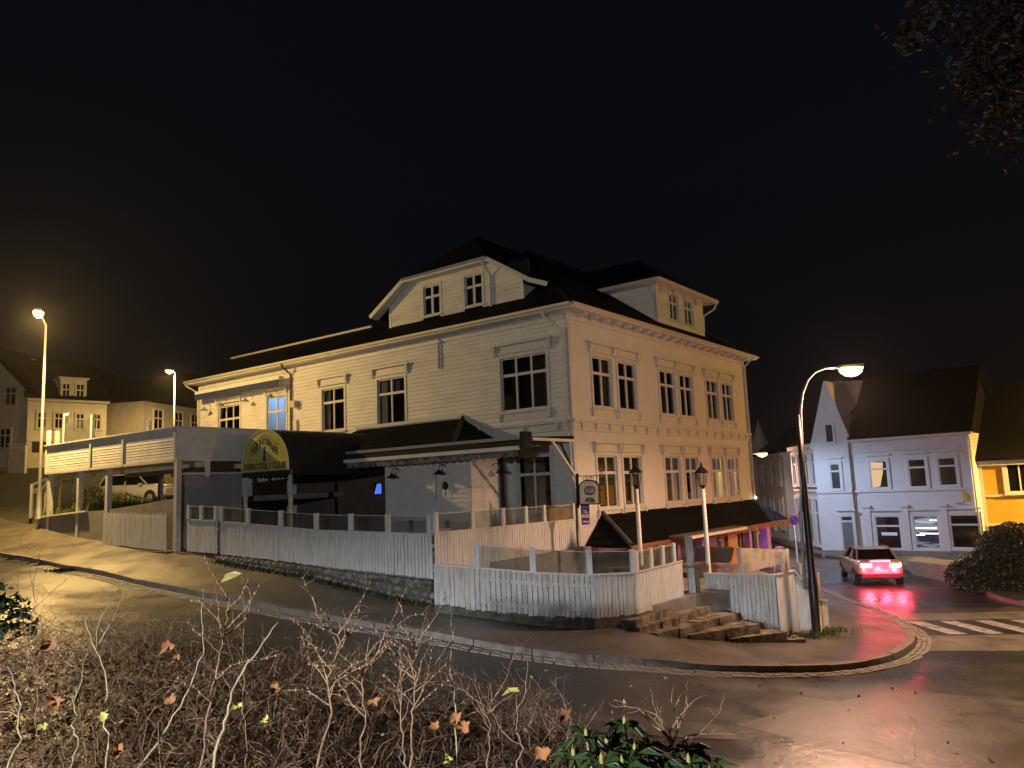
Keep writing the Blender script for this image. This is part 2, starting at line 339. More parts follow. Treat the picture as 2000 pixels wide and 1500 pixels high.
def gridsheet(name, mat_, xs, ys, off, mask=None, **kw):
    XX, YY = np.meshgrid(xs, ys); Z = Gm(np.stack([XX.ravel(), YY.ravel()], 1)).reshape(XX.shape)+off
    mb = MB(); idx = {}
    nx = len(xs)
    for j in range(len(ys)):
        for i in range(nx): mb.v.append(Vector((XX[j, i], YY[j, i], Z[j, i])))
    for j in range(len(ys)-1):
        for i in range(nx-1):
            if mask and not mask((xs[i]+xs[i+1])/2, (ys[j]+ys[j+1])/2): continue
            a = j*nx+i; mb.f.append((a, a+1, a+nx+1, a+nx)); mb.sm.append(True)
    o = mb.build(name, mat_); tag(o, kind='structure', **kw); return o
def inpoly(x, y, poly):
    c = False; n = len(poly); j = n-1
    for i in range(n):
        xi, yi = poly[i]; xj, yj = poly[j]
        if (yi > y) != (yj > y) and x < (xj-xi)*(y-yi)/(yj-yi)+xi: c = not c
        j = i
    return c
xs = np.concatenate([np.linspace(-140, -42, 14), np.arange(-40, 30, 1.0), np.linspace(32, 140, 16)]); ys = np.concatenate([np.linspace(-30, 4, 8), np.arange(5, 60, 1.0), np.linspace(62, 200, 24)])
gridsheet('ground', M['earth'], xs, ys, -.30)
# road: everything outside the kerb line
farL = [(-30, 56), (-48, 58), (-60, 62), (-80, 50), (-60, 24), (-40, 5), (-30, 2)]
roadpoly = [(k.x, k.y) for k in kerb]+[(27, 100), (20.5, 70), (17.6, 48), (17.3, 40), (17.3, 32.5), (16.3, 26), (18, 19.5), (24, 17.0), (60, 14), (60, -8), (-30, -8), (-60, 16), (-52, 46)]
gridsheet('road', M['asphalt'], np.arange(-60, 60, .5), np.arange(-8, 100, .5), -.13, mask=lambda x, y: inpoly(x, y, roadpoly) or min((x-k.x)**2+(y-k.y)**2 for k in kerb) < .9)

# smooth the kerb polyline
def smooth_poly(pts, step):
    out = []
    for i in range(len(pts)-1):
        p0 = pts[max(i-1, 0)]; p1 = pts[i]; p2 = pts[i+1]; p3 = pts[min(i+2, len(pts)-1)]
        n = max(1, int((p2-p1).length/step))
        for k in range(n):
            t = k/n; out.append(.5*((2*p1)+(-p0+p2)*t+(2*p0-5*p1+4*p2-p3)*t*t+(-p0+3*p1-3*p2+p3)*t**3))
    out.append(pts[-1]); return out
ks = smooth_poly(kerb, .35)
def normals(pl):
    out = []
    for i in range(len(pl)):
        d = pl[min(i+1, len(pl)-1)]-pl[max(i-1, 0)]; d.z = 0; d.normalize(); out.append(Vector((-d.y, d.x, 0)))   # towards the pavement (left of travel)
    return out
kn = normals(ks)
innerraw = [H(40, -6.6, 0), H(30, -6.8, 0), H(23, -7.0, 0), H(11, -7.0, 0), H(-.2, -7.0, 0), Vector((0.4, 19.5, 0)), Vector((2.2, 19.6, 0)), Vector((4.3, 21.5, 0)), Vector((7.0, 22.2, 0)), Vector((8.2, 24, 0)), Vector((9.3, 28, 0)), Vector((10, 34, 0)), Vector((11.3, 48, 0)), Vector((13.5, 70, 0)), Vector((17, 100, 0))]
inn = smooth_poly(innerraw, .5)
# pavement strip between kerb and inner line: match by relative arc length inside matched spans
def arclen(pl):
    a = [0]
    for i in range(1, len(pl)): a.append(a[-1]+(pl[i]-pl[i-1]).length)
    return a
def sample(pl, al, d):
    for i in range(1, len(pl)):
        if al[i] >= d: t = (d-al[i-1])/max(1e-9, al[i]-al[i-1]); return pl[i-1].lerp(pl[i], t)
    return pl[-1]
# match by nearest anchors
anch = [(kerb[0], innerraw[0]), (H(23, -10, 0), innerraw[2]), (H(11, -10, 0), innerraw[3]), (H(-.2, -10, 0), innerraw[4]), (Vector(onZ(1000, 1262, -3.17)), innerraw[5]), (Vector(onZ(1160, 1280, -3.45)), innerraw[6]), (Vector(onZ(1500, 1302, -4.03)), innerraw[7]), (Vector(onZ(1760, 1272, -4.28)), innerraw[8]), (Vector(onZ(1770, 1222, -4.29)), innerraw[9]), (Vector(onZ(1640, 1165, -4.3)), innerraw[10]), (kerb[-1], innerraw[-1])]
def near(pl, al, q):
    b = min(range(len(pl)), key=lambda i: (pl[i].x-q.x)**2+(pl[i].y-q.y)**2); return al[b]
ka = arclen(ks); ia = arclen(inn)
kd = [near(ks, ka, a[0]) for a in anch]; idd = [near(inn, ia, a[1]) for a in anch]
mb = MB(); NA = 6; prev = None
for seg in range(len(anch)-1):
    n = max(2, int((kd[seg+1]-kd[seg])/.5))
    for i in range(n+(seg == len(anch)-2)):
        t = i/n; a = sample(ks, ka, kd[seg]+(kd[seg+1]-kd[seg])*t); b = sample(inn, ia, idd[seg]+(idd[seg+1]-idd[seg])*t)
        row = []
        for k in range(NA+1):
            q = a.lerp(b, k/NA); row.append(len(mb.v)); mb.v.append(Vector((q.x, q.y, G(q.x, q.y))))
        if prev:
            for k in range(NA): mb.f.append((prev[k], row[k], row[k+1], prev[k+1])); mb.sm.append(True)
        prev = row
tag(mb.build('pavement', M['pave']), kind='structure')
# kerb stones and gutter
mb = MB(); gut = MB(); i = 0
kstep = 3
for i in range(0, len(ks)-kstep, kstep):
    a, b = ks[i], ks[i+kstep]
    if a.y > 60: break
    na, nb = kn[i], kn[i+kstep]; d = (b-a).normalized()*.012; j = random.uniform(-.008, .012); jo = random.uniform(-.012, .012)
    for q in range(kstep):
        a, b = ks[i+q], ks[i+q+1]; na, nb = kn[i+q], kn[i+q+1]
        a1 = a+(d if q == 0 else Vector()); b1 = b-(d if q == kstep-1 else Vector())
        za = G(a.x, a.y); zb = G(b.x, b.y)
        def P4(p, n, o, z): r = p+n*o; r.z = z; return r
        mb.hexa([P4(a1, na, -.02+jo, za-.3), P4(b1, nb, -.02+jo, zb-.3), P4(b1, nb, .20, zb-.3), P4(a1, na, .20, za-.3), P4(a1, na, jo, za+.012+j), P4(b1, nb, jo, zb+.012+j), P4(b1, nb, .20, zb+.012+j), P4(a1, na, .20, za+.012+j)])
tag(mb.build('kerb', M['granite'], fix=True), kind='structure')
random.seed(3)
for i in range(0, len(ks)-1):
    a, b = ks[i], ks[i+1]
    if a.y > 40 or a.x < -16: continue
    for o0 in (-.05, -.17, -.29):
        for h in (0, .5):
            p = a.lerp(b, h+.02); q = a.lerp(b, h+.47); n = kn[i]; z0 = -.117+random.uniform(-.006, .012)
            w0 = random.uniform(.085, .11)
            pts = [p+n*o0, q+n*o0, q+n*(o0-w0), p+n*(o0-w0)]
            pts = [Vector((v.x, v.y, G(v.x, v.y)+z0)) for v in pts]
            gut.prism(pts, (0, 0, -.05))
tag(gut.build('gutter', M['concrete']), kind='structure')
# pale bands and zebra crossing
def patch(name, poly, mat_, off, nu=10, nv=3):
    mb = MB(); p = [Vector((x, y, 0)) for x, y in poly]
    for j in range(nv+1):
        for i in range(nu+1):
            a = p[0].lerp(p[1], i/nu); b = p[3].lerp(p[2], i/nu); q = a.lerp(b, j/nv); mb.v.append(Vector((q.x, q.y, G(q.x, q.y)+off)))
    for j in range(nv):
        for i in range(nu): a = j*(nu+1)+i; mb.f.append((a, a+1, a+nu+2, a+nu+1)); mb.sm.append(True)
    return mb
patch('pale', [(11.2, 24.35), (30, 23.0), (30, 24.4), (11.6, 25.6)], M['pale'], -.124).build('crossing_band', M['pale'], kind='structure')
patch('pale', [(10.0, 20.2), (30, 18.0), (30, 20.6), (10.9, 22.1)], M['pale'], -.124).build('crossing_band', M['pale'], kind='structure')
mb = MB()
for k in range(12):
    x = 11.65+k*.98; y = 22.15-.07*(x-11.6)
    q = patch('s', [(x, y), (x+.48, y-.03), (x+.26, y+2.02), (x-.22, y+2.05)], None, -.118, 2, 5)
    n = len(mb.v); mb.v += q.v; mb.f += [tuple(n+i for i in f) for f in q.f]; mb.sm += q.sm
tag(mb.build('road_marking', M['paint']), kind='structure')
# an older, paler strip of asphalt along the middle of the near road
patch('old', [(-6, 12.2), (3.5, 13.2), (3.2, 13.9), (-6, 13.0)], None, -.125, 20, 2).build('road_patch', wet('patched_asphalt', (.075, .065, .055), (.045, .04, .036), .3, .45, .8, .3), kind='structure')
patch('old', [(3.5, 14.0), (9, 10.0), (13, 14), (7.5, 16.6)], None, -.126, 20, 6).build('road_patch', wet('newer_asphalt', (.045, .041, .038), (.026, .025, .024), .36, .5, 1.4, .5), kind='structure')
# pavement across the street on the right
mb = MB(); rp = [(27, 100), (20.5, 70), (17.6, 48), (17.3, 40), (17.3, 32.5), (16.3, 26), (18, 19.5), (24, 17.0), (60, 14)]
rpv = smooth_poly([Vector((x, y, 0)) for x, y in rp], .8); prev = None
for i, q in enumerate(rpv):
    n = normals(rpv)[i] if False else None
rn = normals(rpv)
for q, n in zip(rpv, rn):
    row = []
    for o_, h in ((0, -.2), (0, .0), (.16, .0), (3.5, .02)):
        v = q+n*o_; row.append(len(mb.v)); mb.v.append(Vector((v.x, v.y, G(q.x, q.y)+h)))
    if prev:
        for k in range(3): mb.f.append((prev[k], row[k], row[k+1], prev[k+1])); mb.sm.append(False)
    prev = row
tag(mb.build('pavement', M['pave']), kind='structure')

# ------------------------------------------------------------------ windows, walls
def window(parent, fr, u0, u1, z0, z1, n=0., cols=2, tr=.33, cas=.11, rec=.06, pane='glass', frame='trim', hood=None, sill=True, mull=.07, name='window', proud=.045):
    mb = MB(); x0, x1 = u0-cas, u1+cas
    # casing boards
    mb.box(fr, x0, u0, n-proud, n+.03, z0-cas*.6, z1+cas); mb.box(fr, u1, x1, n-proud, n+.03, z0-cas*.6, z1+cas)
    mb.box(fr, u0, u1, n-proud, n+.03, z1, z1+cas); mb.box(fr, u0, u1, n-proud, n+.03, z0-cas*.6, z0)
    if sill: mb.box(fr, x0-.03, x1+.03, n-proud-.05, n-proud-.002, z0-cas*.6-.03, z0-cas*.6+.02)
    # sash
    s = .05; a, b = n+rec-.03, n+rec+.02
    mb.box(fr, u0, u0+s, a, b, z0, z1); mb.box(fr, u1-s, u1, a, b, z0, z1); mb.box(fr, u0+s, u1-s, a, b, z0, z0+s); mb.box(fr, u0+s, u1-s, a, b, z1-s, z1)
    zt = z1-(z1-z0)*tr if tr else None
    if tr: mb.box(fr, u0+s, u1-s, a-.01, b-.002, zt-.05, zt+.05)
    for k in range(1, cols):
        uc = u0+(u1-u0)*k/cols
        if tr: mb.box(fr, uc-mull/2, uc+mull/2, a-.004, b-.004, z0+s, zt-.05); mb.box(fr, uc-mull/2, uc+mull/2, a-.004, b-.004, zt+.05, z1-s)
        else: mb.box(fr, uc-mull/2, uc+mull/2, a-.004, b-.004, z0+s, z1-s)
    o = mb.build(name, M[frame], parent)
    pb = MB(); pb.box(fr, u0+.01, u1-.01, n+rec+.0, n+rec+.006, z0+.01, z1-.01); pb.build('pane', M[pane], o)
    return o
def hoodboard(parent, fr, u0, u1, z, n=0., h=.34, mids=()):
    mb = MB(); mb.box(fr, u0, u1, n-.05, n-.002, z, z+h); mb.box(fr, u0-.05, u1+.05, n-.17, n-.052, z+h, z+h+.06); mb.box(fr, u0, u1, n-.08, n-.052, z, z+.05)
    for c in [u0+.02, u1-.14]+[m_-.06 for m_ in mids]:
        mb.prism([fr(c, n-.052, z-.06), fr(c, n-.10, z+.0), fr(c, n-.15, z+.16), fr(c, n-.165, z+h-.01), fr(c, n-.052, z+h-.01)], fr.u*.12)
    return mb.build('window_hood', M['trim'], parent)
def apron(parent, fr, u0, u1, z, n=0., mids=()):
    mb = MB(); mb.box(fr, u0, u1, n-.04, n-.002, z-.25, z)
    for c in [u0+.02, u1-.12]+[m_-.05 for m_ in mids]:
        mb.prism([fr(c, n-.042, z-.27), fr(c, n-.07, z-.24), fr(c, n-.10, z-.1), fr(c, n-.10, z), fr(c, n-.042, z)], fr.u*.10)
    return mb.build('window_apron', M['trim'], parent)

def clapwall(mb, fr, u0, u1, z0, z1, n=0., holes=(), pitch=.155, lap=.030, top=None):
    z = z0
    while z < z1-1e-6:
        za, zb = z, min(z+pitch, z1)
        spans = [(u0, u1)]
        if top: spans = top(za, zb)
        for (a, b, c, d) in holes:
            if zb > c+.001 and za < d-.001:
                ns = []
                for (x, y) in spans:
                    if b <= x or a >= y: ns.append((x, y)); continue
                    if a > x: ns.append((x, a))
                    if b < y: ns.append((b, y))
                spans = ns
        j = random.uniform(-.003, .003)
        for (x, y) in spans:
            lo = n-lap+j
            mb.face([fr(x, lo, za), fr(y, lo, za), fr(y, n-.002, zb), fr(x, n-.002, zb)])
            mb.face([fr(x, n-.002, za), fr(y, n-.002, za), fr(y, lo, za), fr(x, lo, za)])
        z = zb
# ------------------------------------------------------------------ THE WHITE HOUSE
house = empty('wooden_house', H(8, 8, -4.0), 'large white clapboard house with black roof, dormers and dark windows on the corner', 'house')
LW = [(2.92, .92, 4.6), (9.31, 7.72, 4.6), (12.76, 11.33, 4.57), (16.7, 15.28, 4.6), (20.65, 18.85, 4.55)]
wl = [(.92, 2.92, 2.7, 4.6, 3), (7.74, 9.3, 2.74, 4.58, 2), (11.33, 12.76, 2.76, 4.57, 2), (15.28, 16.7, 2.6, 4.6, 2), (18.85, 20.65, 2.6, 4.55, 3)]
lowl = [(.96, 2.34, -.82, 1.07, 2)]
rt = [(1.43, 2.76), (3.23, 4.6), (6.58, 7.96), (8.41, 9.7), (11.15, 12.46), (12.92, 14.16)]
def grow(a, b, c, d): return (a-.02, b+.02, c-.02, d+.02)
hL = [grow(a, b, c, d) for a, b, c, d, _ in wl+lowl]+[(8.2, 10.3, -2.3, .75)]
hR = [grow(a, b, 2.72, 4.5) for a, b in rt]+[grow(a, b, -.8, 1.0) for a, b in rt]
mb = MB(); clapwall(mb, L, .08, 22.3, -2.9, 5.9, holes=hL); mb.build('front_wall', M['clap'], house)
mb = MB(); clapwall(mb, RF, .08, 15.95, -2.3, 5.9, holes=hR, pitch=.13, lap=.010); mb.build('side_wall', M['clapside'], house)
mb = MB(); mb.box(RF, 0.08, 15.95, 0, .2, -4.5, -2.3); mb.build('ground_floor_wall', M['brown'], house)
mb = MB(); mb.box(L, 22.3, 22.5, 0, 9, -1.5, 5.9); mb.box(L, 11.5, 22.3, 9, 9.2, -2, 5.9); mb.box(L, 11.5, 11.7, 9.2, 15.9, -2.5, 5.9); mb.box(L, 0, 11.5, 15.95, 16.1, -4.5, 5.9); mb.build('rear_wall', M['clap'], house)
for q in ((L, -.035, .10, -.035, .10, -2.9, 5.9), (RF, 15.87, 16.0, -.04, .1, -4.4, 5.9), (L, 22.2, 22.33, -.04, .1, -1.5, 5.9)):
    mb = MB(); mb.box(*q); mb.build('corner_board', M['trim'], house)
# dark rooms behind the windows, with floors
mb = MB(); mb.box(L, .35, 22, 2.6, 2.7, -2.8, 5.8); mb.box(L, 2.6, 2.7, .35, 15.5, -2.8, 5.8); mb.box(L, .2, 22, .2, 2.6, 1.9, 2.1); mb.box(L, .2, 2.6, 2.6, 15.5, 1.9, 2.1); mb.box(L, .2, 22, .15, 15.5, 5.75, 5.8); mb.box(L, .2, 12, .2, 15.5, -2.3, -2.2)
mb.box(L, 22.1, 22.2, 0.1, 2.6, -2.8, 5.8); mb.build('interior_wall', M['interior'], house)
# belt course and eaves trim
mb = MB(); mb.box(RF, -.06, 16.02, -.14, -.022, 2.12, 2.2); mb.box(RF, 0, 15.95, -.06, -.022, 1.82, 2.12)
for k in range(17): u = .45+k*.93; mb.prism([RF(u, -.062, 1.86), RF(u, -.085, 1.88), RF(u, -.13, 2.0), RF(u, -.135, 2.11), RF(u, -.062, 2.11)], RF.u*.09)
mb.box(L, 0.1, 4.4, -.14, -.022, 2.12, 2.2); mb.box(L, .1, 4.4, -.06, -.022, 1.85, 2.12)
for u in (.5, 1.9, 3.3): mb.prism([L(u, -.062, 1.86), L(u, -.13, 2.0), L(u, -.135, 2.11), L(u, -.062, 2.11)], L.u*.09)
mb.build('belt_course', M['trim'], house)
mb = MB(); mb.box(RF, .1, 15.95, -.05, -.022, 5.6, 5.86)
for k in range(20): mb.box(RF, .5+k*.79, .62+k*.79, -.42, -.05, 5.74, 5.86)
mb.box(L, .1, 22.3, -.05, -.022, 5.62, 5.86); mb.build('frieze_board', M['trim'], house)
mb = MB()
mb.box(L, -.5, 22.8, -.56, -.502, 5.86, 6.0); mb.box(RF, -.56, 16.45, -.56, -.502, 5.86, 6.0); mb.box(RF, -.5, 16.4, -.5, 0.1, 5.862, 5.89); mb.box(L, .0, 22.8, -.5, .1, 5.865, 5.892)
mb.box(L, 22.8, 22.86, -.56, 8, 5.86, 6.0)
mb.build('eaves', M['trim'], house)
mb = MB()
def gutter_path(a, b): mb.tube([a, b], .06, 8)
gutter_path(L(-.5, -.62, 5.98), L(22.8, -.62, 5.98)); gutter_path(RF(-.55, -.62, 5.98), RF(16.45, -.62, 5.98)); mb.build('gutter', M['trim'], house)
mb = MB(); mb.tube([L(.62, -.6, 5.93), L(.60, -.55, 5.75), L(.2, -.12, 5.25), L(.16, -.1, 4.9), L(.16, -.1, 2.4), L(.18, -.22, 2.15), L(.1, -.22, 1.9), L(.05, -.12, 1.5), L(.05, -.10, .3), L(-.1, -.16, .05), L(-.1, -.16, -2.2)], .045, 8); mb.build('downpipe', M['trim'], house)
mb = MB(); mb.tube([L(14.85, -.6, 5.93), L(14.85, -.5, 5.75), L(14.85, -.09, 5.5), L(14.85, -.09, 2.3)], .05, 8); mb.build('downpipe', M['brown'], house)
mb = MB(); mb.tube([RF(15.8, -.6, 5.93), RF(15.85, -.1, 5.5), RF(15.85, -.1, -2)], .045, 8); mb.build('downpipe', M['trim'], house)
mb = MB(); mb.tube([L(22.6, -.62, 5.95), L(22.7, -.55, 5.8), L(22.35, -.12, 5.45), L(22.3, -.1, 3)], .045, 8); mb.build('downpipe', M['trim'], house)
mb = MB(); mb.tube([L(5.82, -.08, 5.85), L(5.82, -.08, 4.62)], .04, 8); mb.box(L, 5.72, 5.92, -.14, -.02, 5.6, 5.7); mb.build('vent_pipe', M['trim'], house)
# windows front
for (a, b, c, d, n) in wl:
    pane = 'glass'
    o = window(house, L, a, b, c, d, cols=n)
    if a > 14: hoodboard(o, L, a-.15, b+.15, d+.16, h=.2)
    else: hoodboard(o, L, a-.28, b+.28, d+.14, h=.30)
    if c == 2.7: apron(o, L, a-.15, b+.15, 2.6)
for (a, b, c, d, n) in lowl: window(house, L, a, b, c, d, cols=n, cas=.16)
for i in range(0, 6, 2):
    (a, b), (c, d) = rt[i], rt[i+1]
    for z0, z1 in ((2.72, 4.5), (-.8, 1.0)):
        o = window(house, RF, a, b, z0, z1, mull=.09)
        hoodboard(o, RF, a-.22, (b+c)/2, z1+.14, h=.28); apron(o, RF, a-.18, (b+c)/2-.01, z0-.1)
        o = window(house, RF, c, d, z0, z1, mull=.09)
        hoodboard(o, RF, (b+c)/2+.005, d+.22, z1+.14, h=.28); apron(o, RF, (b+c)/2+.01, d+.18, z0-.1)
# rooms that are lit
def litroom(fr, u0, u1, z0, z1, d, col, power, furn=None):
    mb = MB(); mb.box(fr, u0, u1, d, d+.03, z0, z1); mb.box(fr, u0-.03, u0, .12, d+.03, z0, z1); mb.box(fr, u1, u1+.03, .12, d+.03, z0, z1); mb.box(fr, u0, u1, .12, d, z0-.03, z0); mb.box(fr, u0, u1, .12, d, z1, z1+.03)
    mb.build('room', M['room'], house)
    mb = MB(); mb.box(fr, u0-.07, u0-.04, .10, d+.05, z0, z1); mb.box(fr, u1+.04, u1+.07, .10, d+.05, z0, z1); mb.build('interior_wall', M['interior'], house); light('POINT', fr((u0+u1)/2, d*.5, z1-.3), col, power, house, .15)
def curtain(fr, u0, u1, z0, z1, n=.16, k=9, amp=.03, mat_='curtain', taper=0):
    mb = MB(); N = k*4
    for i in range(N):
        a = u0+(u1-u0)*i/N; b = u0+(u1-u0)*(i+1)/N
        na = n+amp*math.sin(i*math.pi/2); nb = n+amp*math.sin((i+1)*math.pi/2)
        mb.face([fr(a+taper*0, na, z0), fr(b, nb, z0), fr(b, nb, z1), fr(a, na, z1)], True)
    return mb.build('curtain', M[mat_], house)
litroom(L, 15.0, 17.1, 2.2, 5.2, 1.6, (.25, .5, 1), 60)
curtain(L, 15.3, 15.62, 2.5, 4.6, .2, 4)
litroom(RF, 11.0, 14.6, -1.5, 1.3, 1.5, (1, .62, .16), 120)
curtain(RF, 12.93, 14.16, -.8, .42, .2, 14, .02); curtain(RF, 11.2, 11.35, -.8, .42, .2, 3); curtain(RF, 11.75, 11.95, -.8, .42, .2, 3)
mb = MB(); mb.box(RF, 11.15, 12.46, .14, .16, .42, .95); mb.box(RF, 12.92, 14.16, .14, .16, .42, .95); mb.build('blind', M['interior'], house)
curtain(RF, 7.6, 7.9, -.8, .42, .18, 5); curtain(RF, 9.3, 9.7, -.8, .42, .18, 6)
mb = MB(); mb.box(RF, 6.58, 7.96, .14, .16, .42, .95); mb.box(RF, 8.41, 9.7, .14, .16, .42, .95); mb.build('blind', M['interior'], house)
curtain(L, 8.95, 9.27, 2.76, 4.5, .2, 4); curtain(L, 12.45, 12.74, 2.78, 4.5, .2, 4, mat_='brown'); curtain(L, 18.9, 19.1, 2.65, 4.5, .2, 3); curtain(L, .98, 1.16, 2.75, 4.5, .2, 3, mat_='brown'); curtain(RF, 2.55, 2.74, 2.75, 4.45, .25, 3, mat_='brown'); curtain(RF, 8.43, 8.6, 2.75, 4.45, .25, 3, mat_='brown')
# faint things behind the dark upper windows
mb = MB(); mb.box(L, 8.6, 9.25, .5, .6, 4.1, 4.55); mb.build('blind', M['brick'], house)
# doorway under the canopy
mb = MB(); mb.box(L, 8.2, 10.3, 1.2, 1.25, -2.3, .75); mb.box(L, 8.15, 8.2, 0, 1.2, -2.3, .75); mb.box(L, 10.3, 10.35, 0, 1.2, -2.3, .75); mb.build('porch', M['brown'], house)
mb = MB(); clapwall(mb, L, 6.80, 14.5, -2.6, 1.3, n=-.04, pitch=.16); mb.build('porch_wall', M['brown'], house)
mb = MB(); mb.box(L, 9.02, 9.5, -.12, -.075, -.02, .44)
o = mb.build('poster_frame', M['metal_dark'], house)
mb = MB(); mb.prism([L(9.06, -.124, .0), L(9.46, -.124, .0), L(9.30, -.124, .40), L(9.06, -.124, .40)], UR*-.01); mb.build('screen', M['screenblue'], o)
# ---- roofs
ze = 6.0
def slab(mb, polys, th=.10):
    for p in polys: mb.prism(p, (0, 0, -th))
mb = MB()
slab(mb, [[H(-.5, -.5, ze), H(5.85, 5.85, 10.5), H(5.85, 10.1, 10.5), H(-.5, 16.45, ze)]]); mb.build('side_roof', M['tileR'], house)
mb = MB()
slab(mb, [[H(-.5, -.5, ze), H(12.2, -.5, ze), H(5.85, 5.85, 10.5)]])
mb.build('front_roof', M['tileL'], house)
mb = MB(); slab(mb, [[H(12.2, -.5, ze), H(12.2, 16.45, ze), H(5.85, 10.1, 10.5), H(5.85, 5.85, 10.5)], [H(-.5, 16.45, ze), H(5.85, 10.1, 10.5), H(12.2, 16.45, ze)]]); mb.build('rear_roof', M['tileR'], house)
mb = MB()
slab(mb, [[H(9.8, -.5, ze), H(22.8, -.5, ze), H(21.9, 1.5, 7.3), H(9.8, 1.5, 7.3)], [H(9.8, 1.5, 7.3), H(21.9, 1.5, 7.3), H(21.9, 7.5, 7.3), H(9.8, 7.5, 7.3)], [H(22.8, -.5, ze), H(22.8, 9, ze), H(21.9, 7.5, 7.3), H(21.9, 1.5, 7.3)], [H(9.8, 7.5, 7.3), H(21.9, 7.5, 7.3), H(22.8, 9, ze), H(9.8, 9, ze)]])
wr = mb.build('wing_roof', M['tileL'], house)
mb = MB(); mb.tube([H(11.2, 1.5, 7.34), H(21.9, 1.5, 7.34)], .06, 6); mb.build('ridge_cap', M['trim'], wr)
mb = MB(); mb.tube([H(-.45, -.45, 6.08), H(5.85, 5.85, 10.56), H(5.85, 10.1, 10.56), H(-.45, 16.4, 6.08)], .09, 6); mb.build('ridge_cap', M['roof'], house)
# front cross gable (clipped)
cg = 5.85; f = .32
rl = {'e': 4.12, 'k': 2.2}
def gp(o_, t, z): return H(cg+o_, t, z)
mb = MB()
for sg in (1, -1):
    slab(mb, [[gp(sg*2.2, f, 8.62), gp(0, 2.45, 10.42), gp(0, 6.2, 10.42), gp(sg*2.2, 6.2, 8.62)], [gp(sg*4.15, f, 7.42), gp(sg*2.2, f, 8.62), gp(sg*2.2, 5, 8.62), gp(sg*4.15, 3, 7.42)]], .09)
slab(mb, [[gp(2.2, f, 8.62), gp(-2.2, f, 8.62), gp(0, 2.45, 10.42)]], .09)
slab(mb, [[gp(-4.15, f, 7.42), gp(-4.9, f+.1, 7.12), gp(-4.9, 2.5, 7.12), gp(-4.15, 3, 7.42)]], .09)
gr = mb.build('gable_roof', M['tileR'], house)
mb = MB()
for a, b in (((4.15, 7.36), (2.2, 8.56)), ((2.2, 8.56), (-2.2, 8.56)), ((-2.2, 8.56), (-4.15, 7.36)), ((-4.15, 7.36), (-4.9, 7.06))):
    mb.beam(gp(a[0], f-.03, a[1]), gp(b[0], f-.03, b[1]), .05, .17)
mb.face([gp(4.1, f, 7.29), gp(2.2, f, 8.48), gp(2.2, .72, 8.48), gp(4.1, .72, 7.29)]); mb.face([gp(-4.1, f, 7.29), gp(-2.2, f, 8.48), gp(-2.2, .72, 8.48), gp(-4.1, .72, 7.29)]); mb.face([gp(2.2, f, 8.48), gp(-2.2, f, 8.48), gp(-2.2, .72, 8.48), gp(2.2, .72, 8.48)])
mb.tube([gp(2.2, f-.09, 8.6), gp(-2.2, f-.09, 8.6)], .05, 6)
mb.build('bargeboard', M['trim'], gr)
gw0, gw1 = 2.28, 9.25
def gtop(za, zb):
    z = (za+zb)/2
    def half(z):
        if z < 7.45: return 9
        if z > 8.5: return 0
        return 2.2+(8.55-z)/(8.55-7.36)*(4.12-2.2)
    h = half(z)
    return [(max(gw0, cg-h), min(gw1, cg+h))] if h > .1 else []
mb = MB(); tW = .72
clapwall(mb, L, gw0, gw1, 6.55, 8.52, n=tW, holes=[(6.38, 7.3, 7.0, 8.25), (4.2, 5.1, 7.0, 8.25)], top=gtop)
mb.box(L, gw0-.02, gw0+.10, tW-.03, tW+.1, 6.55, 7.4); mb.box(L, gw1-.1, gw1+.02, tW-.03, tW+.1, 6.4, 7.6); mb.face([H(gw0, tW, 6.4), H(gw0, tW, 7.4), H(gw0, 2.4, 7.4), H(gw0, 2.4, 6.4)]); mb.face([H(gw1, tW, 6.4), H(gw1, tW, 7.6), H(gw1, 2.4, 7.6), H(gw1, 2.4, 6.4)])
gwall = mb.build('gable_wall', M['clap'], house)
for a, b in ((6.4, 7.28), (4.22, 5.08)): window(house, L, a, b, 7.02, 8.22, n=tW, cols=2, tr=.38, cas=.12, mull=.1, proud=.035)
mb = MB(); mb.box(L, 2.4, 9.2, tW+.5, tW+.6, 6.6, 8.5); mb.build('interior_wall', M['interior'], house)
mb = MB(); mb.tube([gp(-2.05, f-.06, 8.55), gp(-2.05, f-.02, 8.35), gp(-2.1, tW-.08, 8.0), gp(-2.1, tW-.08, 6.7), gp(-2.1, tW-.5, 6.35)], .045, 8); mb.build('downpipe', M['trim'], house)
# side dormer
dt0, dt1, ds = 8.02, 12.85, .62
mb = MB(); clapwall(mb, RF, dt0, dt1, 6.8, 8.5, n=ds, holes=[(9.28, 10.2, 7.08, 8.26), (10.8, 11.72, 7.08, 8.26)], pitch=.13, lap=.010)
mb.face([RF(dt0, ds, 6.7), RF(dt0, ds, 8.5), RF(dt0, 3.4, 8.5), RF(dt0, 2.6, 7.9)]); mb.face([RF(dt1, ds, 6.7), RF(dt1, ds, 8.5), RF(dt1, 3.4, 8.5), RF(dt1, 2.6, 7.9)])
mb.box(RF, dt0-.02, dt0+.1, ds-.03, ds+.1, 6.75, 8.5); mb.box(RF, dt1-.1, dt1+.02, ds-.03, ds+.1, 6.75, 8.5); mb.box(RF, dt0, dt1, ds-.05, ds-.01, 6.75, 6.9)
mb.build('dormer_wall', M['clap'], house)
for a, b in ((9.3, 10.18), (10.82, 11.7)):
    window(house, RF, a, b, 7.1, 8.24, n=ds, cols=2, tr=.33, cas=.1, proud=.035)
mb = MB(); mb.box(RF, dt0+.1, dt1-.1, ds+.45, ds+.5, 6.9, 8.45); mb.build('interior_wall', M['interior'], house)
ct = (dt0+dt1)/2; e0, e1, es_ = 7.35, 13.55, .1
mb = MB()
